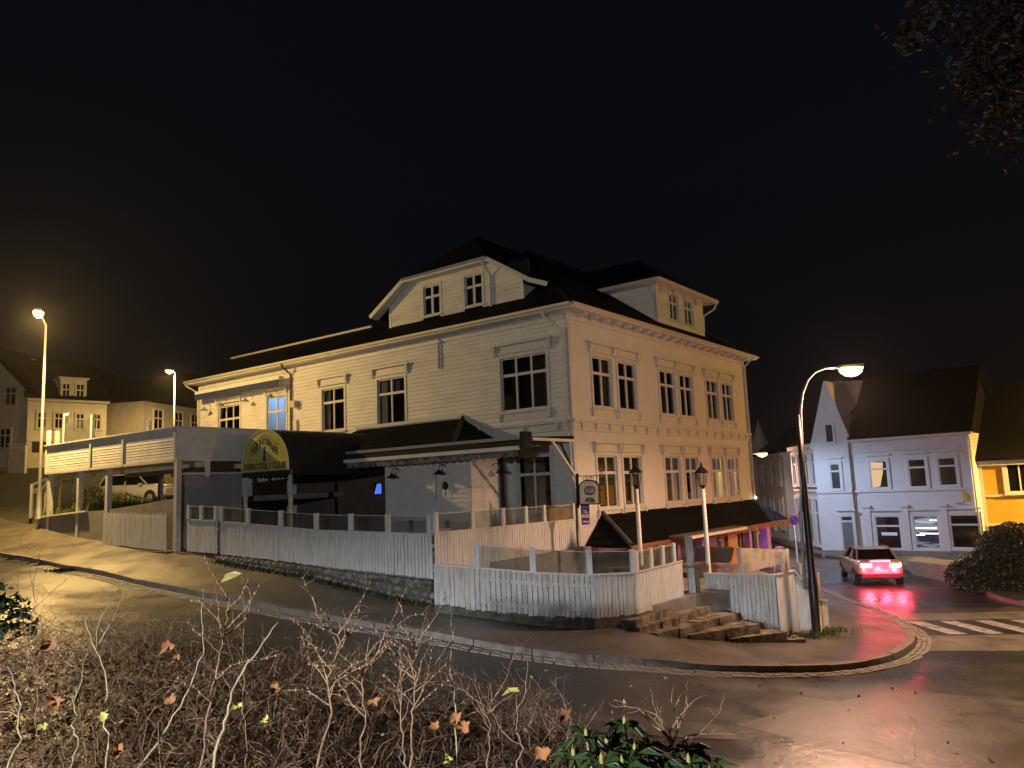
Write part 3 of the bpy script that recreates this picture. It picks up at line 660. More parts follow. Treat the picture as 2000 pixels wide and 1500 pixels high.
slab(mb, [[RF(e0, es_, 8.52), RF(e1, es_, 8.52), RF(ct, 2.5, 10.4)], [RF(e0, es_, 8.52), RF(e0, 3.1, 8.52), RF(ct, 5.9, 10.4), RF(ct, 2.5, 10.4)], [RF(e1, es_, 8.52), RF(e1, 3.1, 8.52), RF(ct, 5.9, 10.4), RF(ct, 2.5, 10.4)]], .09)
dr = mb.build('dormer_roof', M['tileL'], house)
mb = MB(); mb.box(RF, e0-.03, e1+.03, es_-.05, es_-.002, 8.4, 8.53); mb.box(RF, e0-.05, e0-.002, es_, 3.1, 8.4, 8.53); mb.box(RF, e1+.002, e1+.05, es_, 3.1, 8.4, 8.53); mb.box(RF, e0, e1, es_, ds, 8.38, 8.42); mb.box(RF, e0, dt0, ds, 3.0, 8.38, 8.42); mb.box(RF, dt1, e1, ds, 3, 8.38, 8.42)
for k in range(4): mb.box(RF, 8.6+k*1.15, 8.72+k*1.15, ds-.2, ds-.02, 8.15, 8.38)
mb.build('bargeboard', M['trim'], dr)
mb = MB(); mb.tube([RF(e0+.05, es_+.1, 8.42), RF(e0+.1, es_+.2, 8.2), RF(dt0-.06, ds-.06, 7.7), RF(dt0-.06, ds-.06, 6.9)], .045, 8); mb.build('downpipe', M['trim'], house)
mb = MB(); mb.tube([RF(e1-.1, es_+.0, 8.42), RF(e1-.25, es_+.1, 8.1), RF(dt1+.06, ds-.02, 7.75), RF(dt1+.06, ds, 7.0)], .045, 8); mb.build('downpipe', M['trim'], house)

# ---- black canopy roof along the street side
mb = MB()
c0, c1, co = 1.3, 14.75, -1.75
zt, zb = -1.0, -1.96
slab(mb, [[RF(1.55, 0, zt), RF(15.8, 0, zt), RF(c1+.9, co, zb), RF(.3, co, zb)], ], .06)
slab(mb, [[RF(1.55, 0, zt), RF(.3, co, zb), RF(.35, -.05, zb)], [RF(15.8, 0, zt), RF(c1+.9, co, zb), RF(c1+.9, -.05, zb)]], .06)
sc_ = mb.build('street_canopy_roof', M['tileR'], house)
mb = MB()
hp = [RF(1.55, -.02, zt+.05), RF(.3, co, zb+.05)]
for k in range(9):
    a = hp[0].lerp(hp[1], k/9); b = hp[0].lerp(hp[1], (k+1.15)/9); mb.tube([a+Vector((0, 0, .04)), b], [.075, .095], 8)
mb.build('ridge_cap', M['tile'], sc_)
mb = MB(); N = 60
for k in range(N):
    u = .3+(c1+.6)*k/N; u2 = .3+(c1+.6)*(k+.82)/N; zz = zb-.20-.03*(k % 2)
    mb.face([RF(u, co-.01, zb-.02), RF(u2, co-.01, zb-.02), RF(u2, co-.01, zz), RF((u+u2)/2, co-.01, zz-.03), RF(u, co-.01, zz)])
mb.box(RF, .3, c1+.9, co-.04, co, zb-.09, zb+.01); mb.build('valance', mat('rust_brown_valance', (.20, .09, .04), .8), sc_)
mb = MB(); mb.box(RF, 3.0, 8.6, co-.55, co-.02, zb+.05, zb+.13); mb.box(RF, 3.0, 8.6, co-.60, co-.55, zb+.0, zb+.1); mb.build('awning_cassette', M['brown'], sc_)
mb = MB(); mb.box(RF, 3.0, 8.6, co-.64, co-.60, zb-.01, zb+.09); mb.build('awning_bar', M['white'], sc_)
# ground floor under it: door bays, purple columns
def col_(u, s, w, z0, z1, m_, nm='column'): mb = MB(); mb.box(RF, u, u+w, s-w, s, z0, z1); mb.build(nm, M[m_], house)
col_(15.3, -.3, .45, -4.3, -2.2, 'purple'); col_(13.6, -.25, .28, -4.3, -2.2, 'purple'); col_(14.9, -1.2, .3, -4.3, -3.2, 'purple')
mb = MB(); mb.box(RF, 12.1, 13.2, -.12, -.02, -4.3, -2.3); mb.build('orange_door', M['orangepanel'], house)
mb = MB(); mb.box(RF, 11.2, 11.6, -.14, -.02, -4.3, -2.3); mb.build('door_post', M['brick'], house)
mb = MB(); mb.box(RF, 14.0, 15.2, -.06, -.02, -4.3, -2.3); mb.box(RF, 9.2, 11.1, -.06, -.02, -4.3, -2.3); mb.build('dark_door', M['darkdoor'], house)
col_(8.6, -.2, .25, -4.3, -2.2, 'purple'); col_(6.3, -.2, .25, -4.3, -2.2, 'purple')
light('POINT', RF(14.6, -1.5, -2.6), (.75, .35, 1), 26, house, .06); light('POINT', RF(12.4, -1.3, -2.45), (1, .5, .15), 9, house, .06); light('POINT', RF(8.2, -1.2, -2.5), (.6, .35, 1), 10, house, .05)
mb = MB()
for u in (14.6, 12.4, 8.2): mb.lathe(RF(u, -1.4, -2.42), [(.05, 0), (.07, .05), (.03, .12)], 8)
mb.build('soffit_lamp', M['white'], house)
mb = MB(); mb.lathe(RF(15.8, -.15, -.93), [(.02, -.06), (.07, -.03), (.07, .03), (.02, .06)], 8); mb.build('small_lamp', emis('lit_small_lamp', (1, .75, .45), 6), house)

# ---- terrace room, its tiled roof and awnings on the front
mb = MB(); clapwall(mb, L, 2.76, 6.77, -2.0, 1.55, n=-2.0, pitch=.16)
clapwall(mb, Fr(L(2.76, 0, 0), -UR, UL), 0, 2.0, -2.0, 1.55, n=0, pitch=.16)
mb.box(L, 6.7, 6.77, -1.99, 0, -2, 1.5); mb.box(L, 2.72, 2.82, -2.06, -1.96, -2, 1.5); mb.box(L, 6.70, 6.8, -2.06, -1.96, -2, 1.5)
tr_ = mb.build('annex_wall', M['clap'], house)
mb = MB(); slab(mb, [[L(4.76, -.02, 2.62), L(10.6, -.02, 2.62), L(10.9, -2.5, 1.62), L(3.0, -2.5, 1.62)], [L(4.76, -.02, 2.62), L(3.0, -2.5, 1.62), L(3.0, -.02, 1.62)], ], .08)
ar = mb.build('annex_roof', M['tileL'], house)
mb = MB(); slab(mb, [[L(3.0, -.02, 1.66), L(3.0, -2.5, 1.60), L(-.05, -2.3, 1.55), L(-.05, -.02, 1.64)]], .10); mb.build('flat_roof', M['roofdark'], house)
mb = MB()
for k in range(8):
    a = L(4.76, -.02, 2.66).lerp(L(3.0, -2.5, 1.66), k/8); b = L(4.76, -.02, 2.66).lerp(L(3.0, -2.5, 1.66), (k+1.15)/8); mb.tube([a+Vector((0, 0, .04)), b], [.07, .09], 8)
mb.build('ridge_cap', M['tile'], ar)
mb = MB(); mb.box(L, 4.7, 10.6, -.10, -.022, 2.66, 2.78); mb.beam(L(4.75, -.06, 2.72), L(2.9, -.06, 1.72), .08, .12); mb.build('flashing_board', M['trim'], house)
aw = MB(); aw.box(L, .12, 8.2, -2.66, -2.48, 1.48, 1.58); o = aw.build('terrace_awning', M['greywall'], house)
mb = MB(); mb.box(L, .2, 8.2, -2.78, -2.68, 1.16, 1.28); mb.build('front_bar', M['white'], o)
mb = MB(); mb.box(L, .2, 8.2, -2.68, -2.5, 1.24, 1.44); mb.build('fabric_roll', M['black'], o)
mb = MB(); mb.box(L, -.06, .12, -2.80, -2.40, 1.2, 1.7); mb.build('end_cap', M['black'], o)
mb = MB(); mb.box(L, 8.2, 8.35, -2.75, -2.45, 1.2, 1.6); mb.build('end_cap', M['black'], o)
mb = MB(); N = 26
for k in range(N):
    a = .3+7.8*k/N; b = .3+7.8*(k+1)/N; c = (a+b)/2
    mb.face([L(a, -2.7, 1.17), L(b, -2.72, 1.17), L(b, -2.68+.03*math.sin(k), .98), L(c, -2.72, .93), L(a, -2.69, .98)])
mb.build('valance', mat('striped_valance_cloth', (.28, .26, .2), .9, col2=(.03, .03, .05), vscale=6), o)
mb = MB(); mb.beam(L(-.02, -2.35, 1.48), L(-.02, 0, 1.48), .08, .09); mb.beam(L(-.04, -1.3, 1.44), L(-.04, -.05, .35), .06, .07); mb.build('roof_brace', M['white'], house)
mb = MB(); mb.box(L, 2.58, 2.68, -.6, -.5, -2, 1.5); mb.build('porch_post', M['metal_dark'], house)
# lamps, pilasters on annex wall
def gooseneck(fr, u, n, z, m_='metal_dark'):
    mb = MB(); mb.tube([fr(u, n, z+.22), fr(u, n-.12, z+.32), fr(u, n-.3, z+.3), fr(u, n-.38, z+.16)], .014, 6)
    mb.lathe(fr(u, n-.38, z-.02), [(.19, 0), (.17, .05), (.07, .10), (.04, .17)], 12); return mb.build('wall_lamp', M[m_], house)
for u, z in ((6.1, .55), (3.85, .58)): gooseneck(L, u, -2.02, z)
gooseneck(Fr(L(2.76, 0, 0), -UR, UL), .9, 0, .55)
for u in (21.3, 19.9, 17.85, 15.9): gooseneck(L, u, -.02, 4.55 if u < 21 else 4.45, 'galv')
mb = MB(); mb.box(L, 4.3, 4.42, -2.12, -2.02, -.3, .95); mb.build('pilaster', M['trim'], house)
mb = MB(); mb.lathe(L(3.85, -2.12, .05), [(.03, 0), (.09, .05), (.10, .18), (.02, .27)], 8); mb.tube([L(3.85, -2.1, .05), L(3.85, -2.1, -.2)], .012, 5); mb.build('door_bell', M['metal_dark'], house)
mb = MB(); mb.box(L, 14.35, 14.62, -.30, -.03, 3.95, 4.25); mb.build('loudspeaker', M['galv'], house)
mb = MB(); mb.box(L, 14.4, 14.62, -.14, -.03, 2.35, 3.4); mb.build('cable_duct', M['trim'], house)
# blue awning on the wing
mb = MB(); mb.box(L, 15.15, 22.0, -.50, -.25, 5.28, 5.42); o = mb.build('balcony_awning', M['white'], house)
mb = MB(); N = 40
for k in range(N):
    a = 15.15+6.85*k/N; b = 15.15+6.85*(k+1)/N; mb.face([L(a, -.52, 5.28), L(b, -.52, 5.28), L(b, -.52, 5.0), L((a+b)/2, -.52, 4.95), L(a, -.52, 5.0)])
mb.build('valance', M['navy'], o)
# arched entrance canopy
cc = (8.33+11.1)/2; hw = (11.1-8.33)/2; z0c, z1c = .95, 2.42
prof = []
for k in range(17):
    a = math.pi*k/16; prof.append((cc-hw*math.cos(a)*(1 if True else 1), z0c+(z1c-z0c)*math.sin(a)**.85))
mb = MB(); NT = 14
for j in range(NT):
    ta = -5.05+(5.05-0.05)*j/NT; tb = -5.05+(5.05-.05)*(j+1)/NT
    sa = 1-.012*(j % 2); sb = 1-.012*((j+1) % 2)
    for k in range(16):
        (a, za), (b, zb_) = prof[k], prof[k+1]
        def pr(u, z, s_, t): return L(cc+(u-cc)*s_, t, z0c+(z-z0c)*s_)
        mb.face([pr(a, za, sa, ta), pr(b, zb_, sa, ta), pr(b, zb_, sb, tb), pr(a, za, sb, tb)], True)
can = mb.build('entrance_canopy', M['black'], house)
mb = MB(); N = 22
for k in range(N):
    for u in (8.33, 11.1):
        a = -5.05+4.9*k/N; b = -5.05+4.9*(k+1)/N; mb.face([L(u, a, z0c), L(u, b, z0c), L(u, b, z0c-.17), L(u, (a+b)/2, z0c-.23), L(u, a, z0c-.17)])
for k in range(10):
    a = 8.33+2.77*k/10; b = a+.277; mb.face([L(a, -5.06, z0c), L(b, -5.06, z0c), L(b, -5.06, z0c-.15), L((a+b)/2, -5.06, z0c-.2), L(a, -5.06, z0c-.15)])
mb.build('valance', M['black'], can)
mb = MB(); mb.face([L(u, -5.075, z) for u, z in prof]); sgn = mb.build('canopy_sign', M['yellowcloth'], can)
mb = MB()
for k in range(16): mb.beam(L(prof[k][0], -5.085, prof[k][1]), L(prof[k+1][0], -5.085, prof[k+1][1]), .03, .03)
mb.build('sign_edge', mat('pale_yellow_piping', (.6, .55, .25), .7), sgn)
xd = -UL; upz = (0, 0, 1)
text('DISKOTEK / CLUB', .30, M['ink'], sgn, L(cc, -5.085, z0c+.18), xd, upz, bold=.004)
word = 'TORVSTUENE'
for i, ch in enumerate(word):
    f_ = (i-4.5)/4.5; x = f_*.72; zc = z0c+.80+.38*math.cos(f_*2.6)*.55+.06
    text(ch, .36 if abs(f_) > .35 else .33, M['ink'], sgn, L(cc-x+.03, -5.085, zc), xd, upz, bold=.006, sx=.62)
mb = MB(); arc = [L(cc-(k/20-.5)*1.6, -5.085, z0c+.80+.21*math.cos((k/20-.5)*2*2.6)+.27) for k in range(21)]
for k in range(20): mb.beam(arc[k], arc[k+1], .004, .02)
mb.build('lettering_arc', M['ink'], sgn)
mb = MB(); c_ = L(cc-.0, -5.083, z0c+.60)
mb.face([c_+Vector(-UL)*(.24*math.cos(a))+Vector((0, 0, .36*math.sin(a))) for a in [2*math.pi*k/20 for k in range(20)]]); mb.build('emblem_backing', mat('grey_emblem', (.40, .38, .26), .8), sgn)
mb = MB(); mb.face([L(cc+.07, -5.088, z0c+.46), L(cc-.07, -5.088, z0c+.46), L(cc-.05, -5.088, z0c+.80), L(cc+.05, -5.088, z0c+.80)])
mb.face([L(cc, -5.090, z0c+.44)+Vector(UL)*(.11*math.cos(a))+Vector((0, 0, .10*math.sin(a))) for a in [2*math.pi*k/14 for k in range(14)]])
mb.face([L(cc, -5.090, z0c+.82)+Vector(UL)*(.075*math.cos(a))+Vector((0, 0, .075*math.sin(a))) for a in [2*math.pi*k/14 for k in range(14)]]); mb.build('emblem', M['ink'], sgn)
for u in (8.38, 11.0):
    mb = MB(); mb.box(L, u-.05, u+.05, -5.03, -4.93, G(*L(u, -5, 0)[:2])-.2, z0c); mb.build('canopy_post', M['trim'], can)

# ------------------------------------------------------------------ balcony over the car park
bz0, bz1 = 1.40, 2.60; bs0, bs1, bt = 11.3, 21.5, -7.5
balc = empty('balcony', H(16, -4, -.6), 'white boarded balcony on posts projecting from the house over the car park', 'balcony')
mb = MB(); clapwall(mb, L, bs0, bs1, bz0, bz1-.05, n=bt, pitch=.10, lap=.009)
clapwall(mb, Fr(L(bs0, bt, 0), UR, UL), 0, 7.45, bz0, bz1-.05, n=0, pitch=.10, lap=.006)
mb.box(L, bs0+.01, bs1, bt+.02, bt+.08, bz0, bz1-.05); mb.box(L, bs0+.02, bs0+.08, bt+.08, -.05, bz0, bz1-.05)
mb.box(L, bs1-.06, bs1, bt, -.05, bz0, bz1-.05); mb.build('parapet', M['white'], balc)
mb = MB(); mb.box(L, bs0-.05, bs1+.05, bt-.08, bt+.12, bz1-.05, bz1); mb.box(L, bs0-.06, bs0+.12, bt+.12, -.05, bz1-.05, bz1)
for u in (bs0, 14.9, 17.45, bs1-.1): mb.box(L, u-.02, u+.10, bt-.045, bt-.022, bz0, bz1-.05)
mb.box(L, bs0-.03, bs1, bt-.04, bt-.022, bz0-.03, bz0+.06); mb.build('trim_board', M['trim'], balc)
mb = MB(); mb.box(L, bs0+.1, bs1-.1, bt+.1, -.05, bz0+.05, bz0+.2); mb.build('deck', M['white'], balc)
mb = MB()
for t_ in (-6.4, -4.2, -2): mb.box(L, bs0+.1, bs1-.1, t_, t_+.14, bz0-.2, bz0+.05)
mb.build('beam', M['trim'], balc)
for (u, t_) in ((11.25, -7.45), (16.2, -7.4), (18.55, -7.4), (21.2, -7.4), (16.2, -3), (20.5, -3)):
    p = H(u, t_, 0); mb = MB(); mb.box(L, u-.09, u+.09, t_-.09, t_+.09, G(p.x, p.y)-.3, bz0+.05); mb.build('post', M['trim'], balc)
mb = MB(); mb.box(L, bs0-.12, bs0+.0, -6.42, -6.28, .85, bz0); mb.build('strut', M['white'], balc)
# glass screen posts on the balcony
for u, h in ((21.4, .62), (20.6, .55), (19.9, 1.2), (17.5, .95), (13.2, .35)):
    mb = MB(); mb.box(L, u-.08, u+.08, bt-.02, bt+.1, bz1, bz1+h)
    if h > 1: mb.box(L, u-.45, u-.08, bt-.02, bt+.06, bz1+h-.1, bz1+h)
    mb.build('screen_post', M['white'], balc)
mb = MB(); mb.box(L, 17.5, 19.8, bt+.03, bt+.045, bz1+.05, bz1+.8); mb.build('glass_screen', M['railglass'], balc)
# grey siding between post and canopy
sh = empty('siding_screen', H(11.35, -6.2, -1.8), 'grey horizontal board screen between balcony post and yellow canopy sign', 'screen')
mb = MB(); clapwall(mb, Fr(L(11.36, -7.4, 0), UR, UL), .0, 2.5, -1.9, .92, n=0, pitch=.2, lap=.03); mb.box(Fr(L(11.36, -7.4, 0), UR, UL), 0, 2.5, .0, .05, -1.9, .92); mb.build('boards', M['greywall'], sh)
mb = MB(); mb.box(L, 11.25, 11.42, -7.5, -4.9, .92, 1.0); mb.build('cap', M['trim'], sh)
# white post-like wall corner behind the wing, brightly lit
mb = MB(); mb.box(L, 23.2, 23.5, 2.5, 4.5, 1.5, 4.3); mb.box(L, 23.1, 24.0, 2.4, 4.5, 4.3, 4.7)
tag(mb.build('wall_corner', M['white']), 'white painted wall corner just beyond the end of the lit wing', 'chimney')

# ------------------------------------------------------------------ fences
def fence(label, pts, posts=(), glass=.46, pw=.10, gap=.021, pm='picket', pointed=False, postw=.13, backing=False, wav=0., paneskip=(), rail=True, name='picket_fence', cat='fence', group='white terrace fences', glassmat_='railglass', postover=.02):
    P3 = [Vector(p[:3]) for p in pts]; ZT = [p[3] for p in pts]
    al = [0]
    for i in range(1, len(P3)): al.append(al[-1]+math.hypot(P3[i].x-P3[i-1].x, P3[i].y-P3[i-1].y))
    def at(d):
        d = max(0, min(al[-1], d))
        for i in range(1, len(al)):
            if al[i] >= d-1e-9:
                t = (d-al[i-1])/max(1e-9, al[i]-al[i-1]); q = P3[i-1].lerp(P3[i], t); dr_ = P3[i]-P3[i-1]; dr_.z = 0; dr_.normalize()
                return q, ZT[i-1]+(ZT[i]-ZT[i-1])*t, dr_
    q0, z0_, _ = at(al[-1]/2)
    root = empty(name, (q0.x, q0.y, q0.z), label, cat, group)
    mb = MB(); d = 0
    while d < al[-1]-.02:
        w_ = min(pw+random.uniform(-.004, .004), al[-1]-d); q, zt_, dr_ = at(d+w_/2); nn = Vector((-dr_.y, dr_.x, 0))
        a = q-dr_*w_/2; b = q+dr_*w_/2; zb_ = q.z+random.uniform(-.015, .015)*(1+wav*2); top = zt_+(random.uniform(-.01, .01) if not rail else 0)
        jo = random.uniform(-.004, .004)
        A0 = [a+nn*(-.011+jo), b+nn*(-.011+jo), b+nn*(.011+jo), a+nn*(.011+jo)]
        lean = random.uniform(-.004, .004)
        mb.hexa([Vector((v.x, v.y, zb_)) for v in A0]+[Vector((v.x+dr_.x*lean, v.y+dr_.y*lean, top)) for v in A0])
        if pointed:
            c = (a+b)/2
            mb.prism([Vector((a.x, a.y, top)), Vector((b.x, b.y, top)), Vector((c.x, c.y, top+.15))], nn*.02)
        d += pw+gap
    mb.build('pickets', M[pm], root)
    if backing:
        mb = MB()
        for i in range(1, len(P3)):
            dr_ = (P3[i]-P3[i-1]); dr_.z = 0; dr_.normalize(); nn = Vector((-dr_.y, dr_.x, 0))*(.02 if backing > 0 else -.02)
            a, b = P3[i-1]+nn, P3[i]+nn
            mb.prism([Vector((a.x, a.y, a.z+.05)), Vector((b.x, b.y, b.z+.05)), Vector((b.x, b.y, ZT[i]-.02)), Vector((a.x, a.y, ZT[i-1]-.02))], nn*.5)
        mb.build('backing_board', M['brown'] if pm == 'picket' else M[pm], root)
    if rail:
        mb = MB()
        for i in range(1, len(P3)):
            a, b = P3[i-1], P3[i]
            if not pointed: mb.beam((a.x, a.y, ZT[i-1]+.018), (b.x, b.y, ZT[i]+.018), .075, .034)
            dr_ = (b-a); dr_.z = 0; dr_.normalize(); nn = Vector((-dr_.y, dr_.x, 0))*.04
            for fz in (.2, .75):
                mb.beam(Vector((a.x, a.y, a.z+(ZT[i-1]-a.z)*fz))+nn, Vector((b.x, b.y, b.z+(ZT[i]-b.z)*fz))+nn, .03, .08)
        mb.build('rail', M['trim'], root)
    pos = sorted(posts)
    for d in pos:
        q, zt_, dr_ = at(d); fr = Fr((q.x, q.y, 0), dr_, (-dr_.y, dr_.x, 0))
        mb = MB(); mb.box(fr, -postw/2, postw/2, -.045, .045, zt_+.036, zt_+glass+.03); mb.build('post', M['picket'], root)
    for i in range(len(pos)-1):
        if i in paneskip: continue
        a, za, dr_ = at(pos[i]); b, zb_, _ = at(pos[i+1]); dd = (b-a); dd.z = 0; dd.normalize()
        a = a+dd*(postw/2+.005); b = b-dd*(postw/2+.005); nn = Vector((-dd.y, dd.x, 0))*.004
        mb = MB(); mb.prism([Vector((a.x, a.y, za+.04)), Vector((b.x, b.y, zb_+.04)), Vector((b.x, b.y, zb_+glass-.02)), Vector((a.x, a.y, za+glass-.02))], nn); g_ = mb.build('glass_pane', M[glassmat_], root)
        mb = MB(); mb.beam((a.x, a.y, za+glass-.01), (b.x, b.y, zb_+glass-.01), .016, .014); mb.build('edge_trim', M['trim'], g_)
    return root
def HP(s, t, zb, zt): p = H(s, t, 0); return (p.x, p.y, zb, zt)
# upper terrace, along the pavement
fence('long white picket fence with glass above, over the rough stone wall', [HP(8.62, -7.5, -1.68, -.68), HP(5.45, -7.5, -1.83, -.86), HP(3.83, -7.5, -1.92, -.96), HP(-.58, -7.5, -2.12, -1.06)], posts=[.07, 1.5, 3.13, 4.75, 6.2, 7.63, 9.12], paneskip=())
fence('short white gate leaves with glass above, beside the tall balcony post', [HP(10.5, -7.52, -1.62, -.60), HP(8.75, -7.52, -1.66, -.66)], posts=[.1, .85, 1.68], name='terrace_gate', cat='gate', group=None)
fence('white picket fence with glass, running back to the house corner from the stone wall end', [HP(-.60, -7.45, -2.95, -1.04), HP(-.25, -.5, -2.95, -1.08)], posts=[.06, 1.55, 2.95, 4.1, 5.1, 6.85], glass=.5, backing=1)
fp = [(847, 1104, -1.69, -2.72), (930, 1110, -1.83, -2.84), (1050, 1120, -1.92, -2.94), (1157, 1124, -1.95, -2.99), (1240, 1120, -1.97, -3.0)]
base = [(-2.05, 18.75), (-1.05, 18.65), (.40, 18.40), (1.60, 18.50), (2.60, 19.3)]
Lf = []
for (px, py, zt_, zb_), (x, y) in zip(fp, base):
    d = ray(px, py); k = y; Lf.append((d[0]*k, y, 0, 0))
bot = [(847, 1180), (930, 1192), (1050, 1204), (1160, 1207), (1244, 1199)]
low = []
for (px, py, *_), (bx, by), (x, y) in zip(fp, bot, base):
    d = ray(px, py); e_ = ray(bx, by); low.append((d[0]*y, y, e_[2]*y, d[2]*y))
pl = [0]
for i in range(1, len(low)): pl.append(pl[-1]+math.hypot(low[i][0]-low[i-1][0], low[i][1]-low[i-1][1]))
pa = [(low[0][0], low[0][1], low[0][2], low[0][3])]
fence('low curved weathered picket fence with gaps, bulging out over the pavement', low, posts=[pl[1]+.02, pl[2]-.10, pl[3]-.06, pl[4]-.05], glass=.54, gap=.022, pm='picket_old', wav=.5)
g0 = low[-1]
gy = 21.4; d1 = ray(1332, 1097); d2_ = ray(1335, 1172)
gend = (d1[0]*gy, gy, d2_[2]*gy, d1[2]*gy)
fence('bright white picket panel with glass, beside the stone steps', [g0, gend], posts=[.08, .85, 1.5, 2.15], glass=.5, gap=.014, backing=1)
gp2 = ray(1348, 1100)*21.8
mb = MB(); gx, gyy = gp2[0], 21.8; mb.box(WF, gx-.09, gx+.09, gyy-.07, gyy+.07, -3.2, ray(1348, 1048)[2]*21.8)
tag(mb.build('gate_post', M['picket_old']), 'tall grey gate post at the top of the stone steps', 'post')
# fence down the stairs
zt3 = -2.58
fence('worn grey picket fence without glass, running down beside the steps', [(5.13, 22.35, -3.3, zt3), (5.8, 22.0, -3.6, zt3), (6.4, 21.65, -3.95, zt3), (6.78, 21.4, -4.22, zt3)], pm='picket_old', gap=.013, wav=1)
fence('smooth white fence end panel with sloping top behind the black lamp post', [(6.80, 21.35, -4.22, zt3), (7.55, 22.15, -4.2, zt3+.0), (8.25, 22.35, -4.2, -3.42), (8.6, 22.7, -4.2, -3.5)], gap=.002, pw=.16, backing=1)
scr = empty('wind_screen', (6.5, 23, -2.6), 'frosted glass wind screen standing above the stair fence', 'screen')
S0 = ray(1442, 1070); S1 = ray(1537, 1073); ya, yb = 22.0, 24.2
mb = MB(); a = Vector(S0*ya); b = Vector(S1*yb); mb.prism([(a.x, a.y, -2.58), (b.x, b.y, -2.55), (b.x, b.y, b.z), (a.x, a.y, a.z)], (.0, .012, 0)); mb.build('glass_pane', M['frost'], scr)
for q in (a, b): mb = MB(); mb.box(WF, q.x-.04, q.x+.04, q.y-.04, q.y+.04, -3.9, q.z+.02); mb.build('post', M['picket_old'], scr)
for px, py0, y_ in ((1525, 1078, 22.5), (1562, 1100, 22.9), (1588, 1125, 23.1), (1597, 1118, 23.6)):
    q = ray(px, py0)*y_; mb = MB(); mb.box(WF, q[0]-.04, q[0]+.04, y_-.03, y_+.03, -4.2 if px > 1550 else -3.4, q[2]); o = mb.build('fence_post', M['picket_old'])
    tag(o, {1525: 'slim white post standing just inside the frosted screen', 1562: 'slim white post above the sloping fence top, nearest the screen', 1588: 'slim white post just left of the black lamp post top rail', 1597: 'slim white post rising behind the black lamp post'}[px], 'post', 'slim posts by the stairs')
# left blue-white picket fence
fence('pale pointed picket fence beside the car park wall, on a dark plinth', [HP(15.8, -7.75, -1.42, -.34), HP(11.35, -7.75, -1.58, -.48)], pointed=True, gap=.010, pw=.16, backing=1, group=None)
mb = MB(); p0 = H(11.1, -7.85, 0); mb.box(L, 11.1, 15.9, -7.9, -7.62, -2.2, -1.62); tag(mb.build('plinth', M['darkstone']), 'dark stone plinth under the pale pointed fence', 'plinth')

# decks (terraces) and stone walls
mb = MB(); mb.box(L, -.5, 11.3, -7.42, -.03, -2.9, -1.95); tag(mb.build('upper_terrace', M['concrete']), 'raised upper terrace floor behind the long picket fence', 'terrace', kind='structure')
mb = MB(); poly = [(x, y+.1, -3.0) for x, y, *_ in low]+[(gend[0]+.3, gend[1], -3.0), (5.2, 21.6, -3.0), (7.4, 23.5, -3.0)]+[(7.9, 24.6, -3.0), tuple(RF(9, -.2, -3.0)), tuple(RF(-.2, -.2, -3.0)), tuple(H(-.6, -7.4, -3.0))]
mb.prism(poly, (0, 0, -.5)); tag(mb.build('lower_terrace', M['concrete']), 'low terrace floor behind the curved fence', 'terrace', kind='structure')
def stonewall(label, pts, th=.35, sz=.28, matn='stone', group=None):
    # pts: (x,y,z0,z1) along the face; irregular rounded stones in courses on a core
    root = empty('stone_wall', pts[len(pts)//2][:3], label, 'wall', group)
    core = MB(); st = MB()
    for i in range(len(pts)-1):
        a, b = pts[i], pts[i+1]; dv = Vector((b[0]-a[0], b[1]-a[1], 0)); ln = dv.length; dv.normalize(); nn = Vector((-dv.y, dv.x, 0))
        core.prism([(a[0], a[1], a[2]-.3), (b[0], b[1], b[2]-.3), (b[0], b[1], b[3]-.02), (a[0], a[1], a[3]-.02)], nn*th)
        d = 0
        rows = max(1, int((max(a[3]-a[2], b[3]-b[2]))/(sz*.75)))
        for r_ in range(rows+1):
            d = random.uniform(-.1, 0)
            while d < ln:
                w_ = random.uniform(.6, 1.6)*sz; t = min(1, max(0, (d+w_/2)/ln)); z0_ = a[2]+(b[2]-a[2])*t; z1_ = a[3]+(b[3]-a[3])*t
                h_ = sz*random.uniform(.6, .85); zc = z0_+(r_+.5)*sz*.75
                if zc+h_/2 > z1_: zc = z1_-h_/2
                if zc > z0_-.1:
                    c = Vector((a[0], a[1], zc))+dv*(d+w_/2)+nn*.03; n = len(st.v); NN, MM = 7, 4
                    ex = 2.6
                    for m_ in range(MM+1):
                        ph = -math.pi/2+math.pi*m_/MM
                        for k in range(NN):
                            th_ = 2*math.pi*k/NN; cx, sx_ = math.cos(th_), math.sin(th_)
                            rr_ = 1/((abs(cx)**ex+abs(sx_)**ex)**(1/ex))*random.uniform(.88, 1.06)
                            q = c+dv*(w_/2*.96*rr_*cx*math.cos(ph)**.5 if abs(math.cos(ph)) > 1e-3 else 0)+Vector((0, 0, h_/2*.96*rr_*sx_*(max(0, math.cos(ph))**.5)))-nn*(.09*math.sin(ph))
                            st.v.append(q)
                    for m_ in range(MM):
                        for k in range(NN): st.f.append((n+m_*NN+k, n+m_*NN+(k+1) % NN, n+(m_+1)*NN+(k+1) % NN, n+(m_+1)*NN+k)); st.sm.append(True)
                d += w_*1.02
    core.build('core', M['darkstone'], root, fix=True); st.build('stones', M[matn], root, fix=True); return root
w_pts = []
for s_, zb_, zt_ in ((8.6, -1.95, -1.72), (6, -2.15, -1.82), (3.8, -2.35, -1.95), (1.5, -2.6, -2.06), (-.5, -2.78, -2.14)):
    p = H(s_, -7.56, 0); w_pts.append((p.x, p.y, G(p.x, p.y)-.05, zt_))
stonewall('rough whitewashed rubble stone wall under the long picket fence', w_pts, sz=.24)
bp_ = [(x, y-.02, G(x, y)-.1, z+.0) for x, y, z, _ in low]
bw = MB()
